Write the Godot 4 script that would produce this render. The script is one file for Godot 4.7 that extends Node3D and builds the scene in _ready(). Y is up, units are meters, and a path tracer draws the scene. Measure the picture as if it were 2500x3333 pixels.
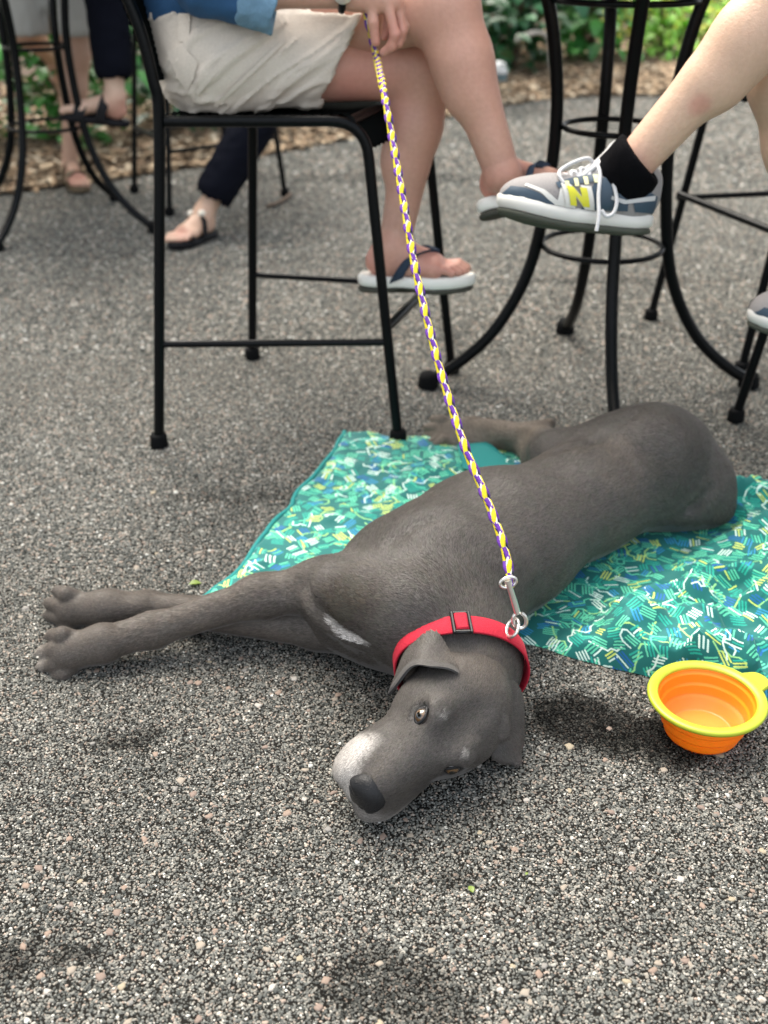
extends Node3D

# ---------------------------------------------------------------- small state
var rng := RandomNumberGenerator.new()
var taken := {}
var M := {}
var noise := FastNoiseLite.new()


func _ready() -> void:
	# camera
	var cam := Camera3D.new()
	cam.name = "camera"
	cam.position = Vector3(0, 1.10, 0)
	cam.rotation_degrees = Vector3(-29, 0, 0)
	cam.near = 0.05
	cam.far = 200.0
	var lens := CameraAttributesPhysical.new()
	lens.frustum_focal_length = 25.5
	lens.frustum_focus_distance = 1.52
	lens.exposure_aperture = 2.4
	cam.attributes = lens
	add_child(cam)
	cam.current = true
	# an overcast sky
	var sm := ProceduralSkyMaterial.new()
	sm.sky_top_color = Color(0.80, 0.84, 0.90)
	sm.sky_horizon_color = Color(0.93, 0.94, 0.95)
	sm.sky_curve = 0.25
	sm.sky_energy_multiplier = 0.62
	sm.ground_bottom_color = Color(0.30, 0.29, 0.27)
	sm.ground_horizon_color = Color(0.55, 0.56, 0.55)
	var sky := Sky.new()
	sky.sky_material = sm
	var env := Environment.new()
	env.background_mode = Environment.BG_SKY
	env.sky = sky
	env.tonemap_mode = Environment.TONE_MAPPER_LINEAR
	env.tonemap_exposure = 6.3
	env.sdfgi_enabled = true
	env.ssao_enabled = true
	env.ssil_enabled = true
	var we := WorldEnvironment.new()
	we.name = "world_environment"
	we.environment = env
	add_child(we)
	var sun := DirectionalLight3D.new()
	sun.name = "sun"
	sun.light_energy = 0.5
	sun.light_angular_distance = 50.0
	sun.light_color = Color(1.0, 0.97, 0.93)
	sun.shadow_enabled = true
	add_child(sun)
	sun.look_at_from_position(Vector3(-1.7, 4.2, -2.2), Vector3.ZERO, Vector3.UP)

	rng.seed = 20
	noise.seed = 7
	noise.frequency = 1.0
	noise.fractal_octaves = 3
	make_materials()
	build_ground()
	build_bed()
	build_trees()
	build_tables_and_chairs()
	build_blanket()
	build_bowl()
	build_dog()
	build_collar_and_leash()
	build_people()
	build_litter()


# ---------------------------------------------------------------- naming and tagging
func numbered(called: String) -> String:
	var n: int = taken.get(called, 0)
	taken[called] = n + 1
	return called if n == 0 else "%s_%03d" % [called, n]


func base(called: String, at := Vector3.ZERO) -> Node3D:
	var o := Node3D.new()
	o.name = numbered(called)
	add_child(o, true)
	o.position = at
	return o


func tag(o: Node, label: String, category: String, group := "", kind := "") -> Node:
	if label: o.set_meta("label", label)
	if category: o.set_meta("category", category)
	if group: o.set_meta("group", group)
	if kind: o.set_meta("kind", kind)
	return o


func put(called: String, mesh: Mesh, mat: Material, parent: Node = self) -> MeshInstance3D:
	var o := MeshInstance3D.new()
	o.name = numbered(called) if parent == self else called
	o.mesh = mesh
	if mat: o.material_override = mat
	parent.add_child(o, true)
	return o


func lin(r: float, g: float, b: float) -> Color:   # a real-world base colour, for albedo_color
	return Color(r, g, b).linear_to_srgb()


# ---------------------------------------------------------------- mesh helpers
func begin() -> SurfaceTool:
	var st := SurfaceTool.new()
	st.begin(Mesh.PRIMITIVE_TRIANGLES)
	return st


func smooth_path(pts: Array, per := 6) -> PackedVector3Array:
	var out := PackedVector3Array()
	var n := pts.size()
	for i in n - 1:
		var p0: Vector3 = pts[maxi(i - 1, 0)]
		var p1: Vector3 = pts[i]
		var p2: Vector3 = pts[i + 1]
		var p3: Vector3 = pts[mini(i + 2, n - 1)]
		for s in per:
			out.append(p1.cubic_interpolate(p2, p0, p3, float(s) / per))
	out.append(pts[n - 1])
	return out


# a tube along a path; radius may be a number or one number for each point
func tube(path, radius, sides := 10, caps := true) -> ArrayMesh:
	var pts := PackedVector3Array(path)
	var n := pts.size()
	var v := PackedVector3Array()
	var nm := PackedVector3Array()
	var ix := PackedInt32Array()
	var u := Vector3.ZERO
	for i in n:
		var t := (pts[mini(i + 1, n - 1)] - pts[maxi(i - 1, 0)]).normalized()
		if i == 0:
			u = t.cross(Vector3.UP if absf(t.y) < 0.9 else Vector3.RIGHT).normalized()
		else:
			u = (u - t * u.dot(t)).normalized()
		var w := t.cross(u)
		var r: float = radius if (radius is float) else radius[i]
		for s in sides:
			var a := TAU * s / sides
			var d := u * cos(a) + w * sin(a)
			v.append(pts[i] + d * r)
			nm.append(d)
	for i in n - 1:
		for s in sides:
			var a := i * sides + s
			var b := i * sides + (s + 1) % sides
			ix.append_array([a, a + sides, b, b, a + sides, b + sides])
	if caps:
		for e in [0, n - 1]:
			var t2 := (pts[1] - pts[0]).normalized() * -1.0 if e == 0 else (pts[n - 1] - pts[n - 2]).normalized()
			var c := v.size()
			v.append(pts[e])
			nm.append(t2)
			for s in sides:
				v.append(v[e * sides + s])
				nm.append(t2)
			for s in sides:
				var a := c + 1 + s
				var b := c + 1 + (s + 1) % sides
				if e == 0: ix.append_array([c, a, b])
				else: ix.append_array([c, b, a])
	return arrays(v, nm, ix)


func arrays(v: PackedVector3Array, nm: PackedVector3Array, ix: PackedInt32Array, col = null, uv = null) -> ArrayMesh:
	var a := []
	a.resize(Mesh.ARRAY_MAX)
	a[Mesh.ARRAY_VERTEX] = v
	a[Mesh.ARRAY_NORMAL] = nm
	a[Mesh.ARRAY_INDEX] = ix
	if col != null: a[Mesh.ARRAY_COLOR] = col
	if uv != null: a[Mesh.ARRAY_TEX_UV] = uv
	var m := ArrayMesh.new()
	m.add_surface_from_arrays(Mesh.PRIMITIVE_TRIANGLES, a)
	return m


func joined(meshes: Array) -> ArrayMesh:
	var st := begin()
	for m in meshes:
		st.append_from(m, 0, Transform3D.IDENTITY)
	return st.commit()


func ring_path(c: Vector3, r: float, n := 40) -> PackedVector3Array:
	var p := PackedVector3Array()
	for i in n + 1:
		p.append(c + Vector3(cos(TAU * i / n), 0, sin(TAU * i / n)) * r)
	return p


# profile is [radius, height] pairs, turned round y
func lathe(profile: Array, sides := 48) -> ArrayMesh:
	var st := begin()
	var n := profile.size()
	for i in n:
		for s in sides + 1:
			var a := TAU * s / sides
			var p: Array = profile[i]
			var q0: Array = profile[maxi(i - 1, 0)]
			var q1: Array = profile[mini(i + 1, n - 1)]
			var dr: float = q1[0] - q0[0]
			var dy: float = q1[1] - q0[1]
			var nl := Vector2(dy, -dr).normalized()
			st.set_normal(Vector3(cos(a) * nl.x, nl.y, sin(a) * nl.x))
			st.set_uv(Vector2(float(s) / sides, float(i) / n))
			st.add_vertex(Vector3(cos(a) * p[0], p[1], sin(a) * p[0]))
	for i in n - 1:
		for s in sides:
			var a := i * (sides + 1) + s
			var b := a + sides + 1
			for k in [a, a + 1, b, a + 1, b + 1, b]: st.add_index(k)
	return st.commit()


# an outline in x and z drawn out from y0 to y1 with a rounded edge; lift(x) bends it up
func slab(outline: PackedVector2Array, y0: float, y1: float, lift = null, round_by := 0.003) -> ArrayMesh:
	var st := begin()
	var rings := []
	var ins := [[round_by, y0], [0.0, y0 + round_by], [0.0, y1 - round_by], [round_by, y1]]
	var o := outline
	var n := o.size()
	var area := 0.0
	for i in n: area += o[i].cross(o[(i + 1) % n])
	if area < 0.0: o.reverse()
	for k in 4:
		var ring := PackedVector3Array()
		for i in n:
			var t := (o[(i + 1) % n] - o[(i + n - 1) % n]).normalized()
			var nrm := Vector2(t.y, -t.x)
			var q: Vector2 = o[i] - nrm * float(ins[k][0])
			var y: float = ins[k][1]
			if lift != null: y += lift.call(q.x, q.y)
			ring.append(Vector3(q.x, y, q.y))
		rings.append(ring)
	st.set_smooth_group(1)
	for k in 3:
		for i in n:
			var a: Vector3 = rings[k][i]
			var b: Vector3 = rings[k][(i + 1) % n]
			var c: Vector3 = rings[k + 1][i]
			var d: Vector3 = rings[k + 1][(i + 1) % n]
			for p in [a, b, c, b, d, c]: st.add_vertex(p)
	for top in [0, 1]:
		st.set_smooth_group(2 + top)
		var ring: PackedVector3Array = rings[3 if top else 0]
		var flat := PackedVector2Array()
		for p in ring: flat.append(Vector2(p.x, p.z))
		var tri := Geometry2D.triangulate_polygon(flat)
		for i in range(0, tri.size(), 3):
			var a: Vector3 = ring[tri[i]]
			var b: Vector3 = ring[tri[i + 1]]
			var c: Vector3 = ring[tri[i + 2]]
			var up := (b - a).cross(c - a).y > 0.0   # counter-clockwise seen from above
			if up == (top == 1): st.add_vertex(a); st.add_vertex(c); st.add_vertex(b)
			else: st.add_vertex(a); st.add_vertex(b); st.add_vertex(c)
	st.generate_normals()
	return st.commit()


func box(size: Vector3, bevel := 0.002) -> ArrayMesh:
	var o := PackedVector2Array([Vector2(-size.x, -size.z) / 2, Vector2(size.x, -size.z) / 2, Vector2(size.x, size.z) / 2, Vector2(-size.x, size.z) / 2])
	return slab(o, -size.y / 2, size.y / 2, null, bevel)


# ---------------------------------------------------------------- bodies: a field of joined bones, meshed as surface nets
class Bone:
	var kind := 0            # 0 tapered capsule, 1 ellipsoid, 2 half-space
	var a := Vector3.ZERO
	var ab := Vector3.ZERO
	var il := 0.0
	var ra := 0.0
	var rb := 0.0
	var k := 0.02
	var sub := false
	var n := Vector3.ZERO
	var s := 1.0
	var ba := Basis.IDENTITY
	var r := Vector3.ONE
	var flow := 1.0          # which way the hair lies along it
	var hold := 0.0          # keep-out: middle and reach for culling
	var mid := Vector3.ZERO


func cap(a: Vector3, b: Vector3, ra: float, rb: float, k := 0.02, flat := 1.0, n := Vector3.UP) -> Bone:
	var o := Bone.new()
	o.a = a
	o.ab = b - a
	o.il = 1.0 / maxf(o.ab.length_squared(), 1e-9)
	o.ra = ra
	o.rb = rb
	o.k = k
	o.s = flat
	o.n = n.normalized()
	o.mid = (a + b) / 2
	o.hold = o.ab.length() / 2 + maxf(ra, rb)
	return o


func ell(c: Vector3, r: Vector3, basis := Basis.IDENTITY, k := 0.02) -> Bone:
	var o := Bone.new()
	o.kind = 1
	o.a = c
	o.r = r
	o.ba = basis.orthonormalized().transposed()
	o.k = k
	o.mid = c
	o.hold = maxf(r.x, maxf(r.y, r.z))
	return o


func half(c: Vector3, n: Vector3, k := 0.005) -> Bone:   # solid on the side n points away from
	var o := Bone.new()
	o.kind = 2
	o.a = c
	o.n = n.normalized()
	o.k = k
	o.mid = c
	o.hold = 1e6
	return o


func cut(b: Bone, k := 0.005) -> Bone:
	b.sub = true
	b.k = k
	return b


func field(bones: Array, p: Vector3) -> float:
	var d := 1.0
	for q: Bone in bones:
		var e := 0.0
		if q.kind == 0:
			var w := p - q.a
			var h := clampf(w.dot(q.ab) * q.il, 0.0, 1.0)
			var z := w - q.ab * h
			if q.s != 1.0:
				z += q.n * (z.dot(q.n) * (q.s - 1.0))
				e = (z.length() - q.ra - (q.rb - q.ra) * h) / sqrt(q.s)
			else:
				e = z.length() - q.ra - (q.rb - q.ra) * h
		elif q.kind == 1:
			var w := q.ba * (p - q.a)
			var w1 := w / q.r
			var k0 := w1.length()
			var k1 := (w1 / q.r).length()
			e = k0 * (k0 - 1.0) / maxf(k1, 1e-6) if k1 > 1e-5 else -q.hold * 0.3
		else:
			e = (p - q.a).dot(q.n)
		if q.sub:
			e = -e
			var h2 := maxf(q.k - absf(d - e), 0.0) / q.k
			d = maxf(d, e) + h2 * h2 * q.k * 0.25
		else:
			var h3 := maxf(q.k - absf(d - e), 0.0) / q.k
			d = minf(d, e) - h3 * h3 * q.k * 0.25
	return d


func skin(bones: Array, cell: float, paint = null, bend = null) -> ArrayMesh:
	var lo := Vector3.INF
	var hi := -Vector3.INF
	for q: Bone in bones:
		if q.sub or q.kind == 2: continue
		lo = lo.min(q.mid - Vector3.ONE * (q.hold + cell * 3))
		hi = hi.max(q.mid + Vector3.ONE * (q.hold + cell * 3))
	const N := 6
	var step := cell * N
	var reach := step * 0.87
	var nb := ((hi - lo) / step).ceil()
	var values := PackedFloat32Array()
	values.resize((N + 1) * (N + 1) * (N + 1))
	var cells := {}
	var v := PackedVector3Array()
	var edges := PackedInt32Array()
	var W := int(nb.x) * N + 8
	var H := int(nb.y) * N + 8
	var offs := [Vector3i(0, 0, 0), Vector3i(1, 0, 0), Vector3i(0, 1, 0), Vector3i(1, 1, 0), Vector3i(0, 0, 1), Vector3i(1, 0, 1), Vector3i(0, 1, 1), Vector3i(1, 1, 1)]
	var pairs := [[0, 1], [2, 3], [4, 5], [6, 7], [0, 2], [1, 3], [4, 6], [5, 7], [0, 4], [1, 5], [2, 6], [3, 7]]
	var S := N + 1
	for bz in int(nb.z):
		for by in int(nb.y):
			for bx in int(nb.x):
				var o := lo + Vector3(bx, by, bz) * step
				var mid := o + Vector3.ONE * step / 2
				var near := []
				var hit := false
				for q: Bone in bones:
					if q.kind == 2:
						near.append(q)
						continue
					var dd := (mid - q.mid).length() - q.hold
					if dd > reach + q.k + 0.012: continue
					if q.kind == 0:
						var w := mid - q.a
						var h := clampf(w.dot(q.ab) * q.il, 0.0, 1.0)
						if (w - q.ab * h).length() - maxf(q.ra, q.rb) > reach + q.k + 0.012: continue
					near.append(q)
					if not q.sub: hit = true
				if not hit: continue
				if absf(field(near, mid)) > reach * 1.35 + 0.012: continue
				var at := 0
				for z in S:
					for y in S:
						for x in S:
							var p := o + Vector3(x, y, z) * cell
							var f := field(near, p)
							if bend != null and absf(f) < cell * 4.0: f += bend.call(p)
							values[at] = f
							at += 1
				for z in N:
					for y in N:
						for x in N:
							var c0 := (z * S + y) * S + x
							var inside := 0
							var f0 := values[c0]
							var corner := [f0, values[c0 + 1], values[c0 + S], values[c0 + S + 1], values[c0 + S * S], values[c0 + S * S + 1], values[c0 + S * S + S], values[c0 + S * S + S + 1]]
							for f: float in corner:
								if f < 0.0: inside += 1
							var id := ((bz * N + z) * H + by * N + y) * W + bx * N + x
							if inside > 0 and inside < 8:
								var sum := Vector3.ZERO
								var cnt := 0
								for pr in pairs:
									var fa: float = corner[pr[0]]
									var fb: float = corner[pr[1]]
									if (fa < 0.0) != (fb < 0.0):
										var t := fa / (fa - fb)
										sum += Vector3(offs[pr[0]]).lerp(Vector3(offs[pr[1]]), t)
										cnt += 1
								cells[id] = v.size()
								v.append(o + (Vector3(x, y, z) + sum / cnt) * cell)
								var s0 := f0 < 0.0
								if s0 != (corner[1] < 0.0): edges.append_array([id, 0, 1 if s0 else 0])
								if s0 != (corner[2] < 0.0): edges.append_array([id, 1, 1 if s0 else 0])
								if s0 != (corner[4] < 0.0): edges.append_array([id, 2, 1 if s0 else 0])
	var ix := PackedInt32Array()
	var du := [W, W * H, 1]          # for an edge along x: y and z neighbours, and so on
	var dv := [W * H, 1, W]
	for i in range(0, edges.size(), 3):
		var id := edges[i]
		var ax := edges[i + 1]
		var b: int = cells.get(id - du[ax], -1)
		var c: int = cells.get(id - dv[ax], -1)
		var d: int = cells.get(id - du[ax] - dv[ax], -1)
		var a: int = cells[id]
		if b < 0 or c < 0 or d < 0: continue
		if edges[i + 2] == 1: ix.append_array([a, d, b, a, c, d])
		else: ix.append_array([a, b, d, a, d, c])
	var nm := PackedVector3Array()
	nm.resize(v.size())
	for i in range(0, ix.size(), 3):
		var fn := (v[ix[i + 2]] - v[ix[i]]).cross(v[ix[i + 1]] - v[ix[i]])
		nm[ix[i]] += fn
		nm[ix[i + 1]] += fn
		nm[ix[i + 2]] += fn
	for i in nm.size(): nm[i] = nm[i].normalized()
	var col = null
	if paint != null:
		col = PackedColorArray()
		for i in v.size(): col.append(paint.call(v[i], nm[i]))
	return arrays(v, nm, ix, col)


# a patch cut to a flat outline (in the plane across dir) and laid on the field
func patch(outline: PackedVector2Array, frame: Transform3D, bones: Array, rise := 0.001, splits := 2) -> ArrayMesh:
	var tri := Geometry2D.triangulate_polygon(outline)
	var list := []
	for i in range(0, tri.size(), 3):
		list.append([outline[tri[i]], outline[tri[i + 1]], outline[tri[i + 2]]])
	for k in splits:
		var more := []
		for t in list:
			var ab: Vector2 = (t[0] + t[1]) / 2
			var bc: Vector2 = (t[1] + t[2]) / 2
			var ca: Vector2 = (t[2] + t[0]) / 2
			more.append([t[0], ab, ca])
			more.append([ab, t[1], bc])
			more.append([ca, bc, t[2]])
			more.append([ab, bc, ca])
		list = more
	var st := begin()
	st.set_smooth_group(1)
	var seen := {}
	for t in list:
		var q := []
		for p: Vector2 in t:
			if not seen.has(p):
				var at := frame * Vector3(p.x, p.y, 0)
				var dir := -frame.basis.z.normalized()
				for s in 40:
					var d := field(bones, at)
					if d < 0.0003: break
					at += dir * d * 0.7
				seen[p] = at - dir * rise
			q.append(seen[p])
		var fn: Vector3 = (q[1] - q[0]).cross(q[2] - q[0])
		if fn.dot(frame.basis.z) > 0: q.reverse()
		for p in q: st.add_vertex(p)
	st.generate_normals()
	return st.commit()


# ---------------------------------------------------------------- materials
func flat(r: float, g: float, b: float, rough := 0.7, metal := 0.0) -> StandardMaterial3D:
	var m := StandardMaterial3D.new()
	m.albedo_color = lin(r, g, b)
	m.roughness = rough
	m.metallic = metal
	return m


func noise_texture(freq: float, c0: Color, c1: Color, size := 256, normal := false, strength := 4.0, octaves := 4) -> NoiseTexture2D:
	var f := FastNoiseLite.new()
	f.seed = taken.size() + 3
	f.noise_type = FastNoiseLite.TYPE_SIMPLEX_SMOOTH
	f.frequency = freq
	f.fractal_octaves = octaves
	var t := NoiseTexture2D.new()
	t.width = size
	t.height = size
	t.seamless = true
	t.noise = f
	if normal:
		t.as_normal_map = true
		t.bump_strength = strength
	else:
		var g := Gradient.new()
		g.set_color(0, c0)
		g.set_color(1, c1)
		t.color_ramp = g
	return t


func triplanar(m: StandardMaterial3D, scale: float) -> void:
	m.uv1_triplanar = true
	m.uv1_scale = Vector3.ONE * scale


func make_materials() -> void:
	var m := flat(0.0035, 0.0042, 0.0048, 0.28)      # black powder coat
	m.metallic_specular = 0.24
	m.normal_enabled = true
	m.normal_texture = noise_texture(0.06, Color.BLACK, Color.WHITE, 256, true, 3.0)
	m.normal_scale = 0.35
	triplanar(m, 9.0)
	M.metal = m
	M.rubber = flat(0.005, 0.0055, 0.006, 0.8)
	M.rubber.metallic_specular = 0.2
	m = flat(0.005, 0.006, 0.006, 0.95)            # woven sling of the chairs
	m.metallic_specular = 0.06
	M.sling = m
	m = StandardMaterial3D.new()                    # coat of the dog
	m.vertex_color_use_as_albedo = true
	m.albedo_texture = noise_texture(0.11, Color(0.60, 0.60, 0.60), Color(1, 1, 1), 512)
	m.roughness = 0.62
	m.normal_enabled = true
	m.normal_texture = noise_texture(0.13, Color.BLACK, Color.WHITE, 512, true, 6.0)
	m.normal_scale = 0.25
	m.rim_enabled = true
	m.rim = 0.25
	m.rim_tint = 0.3
	triplanar(m, 6.0)
	M.coat = m
	m = flat(0.011, 0.0115, 0.013, 0.38)
	m.normal_enabled = true
	m.normal_texture = noise_texture(0.12, Color.BLACK, Color.WHITE, 256, true, 5.0)
	m.normal_scale = 0.6
	m.metallic_specular = 0.35
	triplanar(m, 18.0)
	M.nose = m
	m = StandardMaterial3D.new()
	m.vertex_color_use_as_albedo = true
	m.roughness = 0.08
	m.clearcoat_enabled = true
	m.clearcoat = 1.0
	m.clearcoat_roughness = 0.02
	M.eye = m
	m = StandardMaterial3D.new()                    # skin
	m.vertex_color_use_as_albedo = true
	m.albedo_texture = noise_texture(0.05, Color(0.94, 0.925, 0.92), Color(1, 1, 1), 256)
	m.roughness = 0.48
	m.subsurf_scatter_enabled = true
	m.subsurf_scatter_strength = 0.08
	m.normal_enabled = true
	m.normal_texture = noise_texture(0.15, Color.BLACK, Color.WHITE, 256, true, 3.0)
	m.normal_scale = 0.3
	triplanar(m, 6.0)
	M.skin = m
	M.khaki = cloth(0.62, 0.56, 0.48)
	M.khaki_dark = cloth(0.50, 0.44, 0.36)
	M.denim = cloth(0.018, 0.080, 0.19)
	M.denim_light = cloth(0.15, 0.28, 0.40)
	M.grey_cloth = cloth(0.42, 0.42, 0.39)
	M.black_cloth = cloth(0.006, 0.007, 0.012)
	M.sock = cloth(0.004, 0.004, 0.005)
	for q in [M.black_cloth, M.sock]:
		q.rim_enabled = false
		q.metallic_specular = 0.15
	M.foam_white = flat(0.74, 0.73, 0.68, 0.6)
	M.foam_dark = flat(0.035, 0.035, 0.025, 0.7)
	M.strap_navy = cloth(0.018, 0.035, 0.065)
	M.leather_black = flat(0.006, 0.006, 0.008, 0.5)
	M.leather_black.metallic_specular = 0.3
	M.leather_brown = flat(0.13, 0.095, 0.055, 0.6)
	M.pearl = flat(0.75, 0.70, 0.60, 0.2)
	m = cloth(0.42, 0.004, 0.024)
	M.collar = m
	M.plastic_black = flat(0.010, 0.010, 0.011, 0.4)
	M.steel = flat(0.72, 0.71, 0.68, 0.28, 0.9)
	M.rope_yellow = cloth(0.74, 0.62, 0.015)
	M.rope_purple = cloth(0.11, 0.022, 0.30)
	M.rope_white = cloth(0.70, 0.68, 0.60)
	M.rope_navy = cloth(0.010, 0.012, 0.040)
	m = flat(0.90, 0.275, 0.010, 0.40)               # silicone
	m.subsurf_scatter_enabled = true
	m.subsurf_scatter_strength = 0.12
	m.backlight_enabled = true
	m.backlight = lin(0.30, 0.06, 0.0)
	M.orange = m
	m = flat(0.36, 0.43, 0.026, 0.40)
	m.subsurf_scatter_enabled = true
	m.subsurf_scatter_strength = 0.1
	M.lime = m
	m = StandardMaterial3D.new()
	m.albedo_color = Color(0.95, 0.97, 1.0, 0.015)
	m.transparency = BaseMaterial3D.TRANSPARENCY_ALPHA
	m.roughness = 0.02
	m.normal_enabled = true
	m.normal_texture = noise_texture(0.012, Color.BLACK, Color.WHITE, 256, true, 1.0, 2)
	m.normal_scale = 0.12
	triplanar(m, 8.0)
	M.water = m
	M.shoe_grey = cloth(0.27, 0.255, 0.25)
	M.shoe_blue = flat(0.028, 0.055, 0.085, 0.5)
	M.shoe_white = flat(0.62, 0.61, 0.57, 0.55)
	M.shoe_yellow = flat(0.62, 0.60, 0.03, 0.45)
	M.shoe_pale = flat(0.62, 0.61, 0.34, 0.5)
	M.shoe_silver = flat(0.50, 0.50, 0.50, 0.4)
	M.shoe_sole = flat(0.05, 0.055, 0.04, 0.7)
	M.lace = cloth(0.62, 0.62, 0.63)
	m = StandardMaterial3D.new()
	m.vertex_color_use_as_albedo = true
	m.roughness = 0.85
	m.metallic_specular = 0.15
	M.tinted = m
	m = StandardMaterial3D.new()
	m.vertex_color_use_as_albedo = true
	m.roughness = 0.42
	m.backlight_enabled = true
	m.backlight = lin(0.10, 0.16, 0.02)
	M.leaf = m
	m = StandardMaterial3D.new()
	m.vertex_color_use_as_albedo = true
	m.roughness = 0.5
	m.metallic_specular = 0.3
	M.fur = m
	M.bark = flat(0.10, 0.07, 0.05, 0.9)


func cloth(r: float, g: float, b: float) -> StandardMaterial3D:
	var m := flat(r, g, b, 0.85)
	m.albedo_texture = M.weave if M.has("weave") else noise_texture(0.09, Color(0.92, 0.92, 0.92), Color(1, 1, 1), 256)
	M.weave = m.albedo_texture
	m.normal_enabled = true
	if not M.has("weave_bump"): M.weave_bump = noise_texture(0.2, Color.BLACK, Color.WHITE, 256, true, 5.0)
	m.normal_texture = M.weave_bump
	m.normal_scale = 0.4
	m.rim_enabled = true
	m.rim = 0.15
	m.rim_tint = 0.6
	triplanar(m, 7.0)
	return m


# ---------------------------------------------------------------- the pavement: dark binder set full of stones
const STONES := [[0.056, 0.060, 0.057], [0.092, 0.096, 0.090], [0.135, 0.137, 0.127], [0.180, 0.177, 0.160], [0.225, 0.208, 0.182], [0.265, 0.215, 0.180], [0.34, 0.325, 0.29], [0.45, 0.45, 0.42]]


func stone_color() -> Color:
	var w := rng.randf()
	var i := 0
	for lim in [0.14, 0.34, 0.56, 0.75, 0.86, 0.925, 0.98, 1.01]:
		if w < lim: break
		i += 1
	var c: Array = STONES[i]
	var f := rng.randf_range(0.82, 1.18)
	return Color(c[0] * f, c[1] * f, c[2] * f)


# spilt water by the bowl and old oily spots, seen in the photograph as dark patches with ragged outlines
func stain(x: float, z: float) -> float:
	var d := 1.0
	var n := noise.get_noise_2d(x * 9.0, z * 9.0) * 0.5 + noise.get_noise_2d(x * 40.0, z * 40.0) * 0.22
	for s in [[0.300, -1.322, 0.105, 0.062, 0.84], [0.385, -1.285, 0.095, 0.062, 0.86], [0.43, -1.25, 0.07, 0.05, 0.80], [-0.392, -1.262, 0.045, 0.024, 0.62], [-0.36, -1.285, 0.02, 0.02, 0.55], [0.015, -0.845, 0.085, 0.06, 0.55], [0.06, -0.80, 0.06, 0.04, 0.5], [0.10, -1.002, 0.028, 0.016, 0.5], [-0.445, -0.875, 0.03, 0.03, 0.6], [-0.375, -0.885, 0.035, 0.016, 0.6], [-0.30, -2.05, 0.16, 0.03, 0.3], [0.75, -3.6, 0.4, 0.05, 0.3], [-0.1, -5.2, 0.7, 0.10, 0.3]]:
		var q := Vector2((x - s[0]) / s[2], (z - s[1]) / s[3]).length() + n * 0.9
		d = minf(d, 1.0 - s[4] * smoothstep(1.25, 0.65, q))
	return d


func patchy(x: float, z: float) -> float:
	return stain(x, z) * (1.0 + 0.16 * noise.get_noise_2d(x * 1.3 + 5.0, z * 1.3) + 0.10 * noise.get_noise_2d(x * 5.0, z * 5.0 + 9.0))


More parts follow.
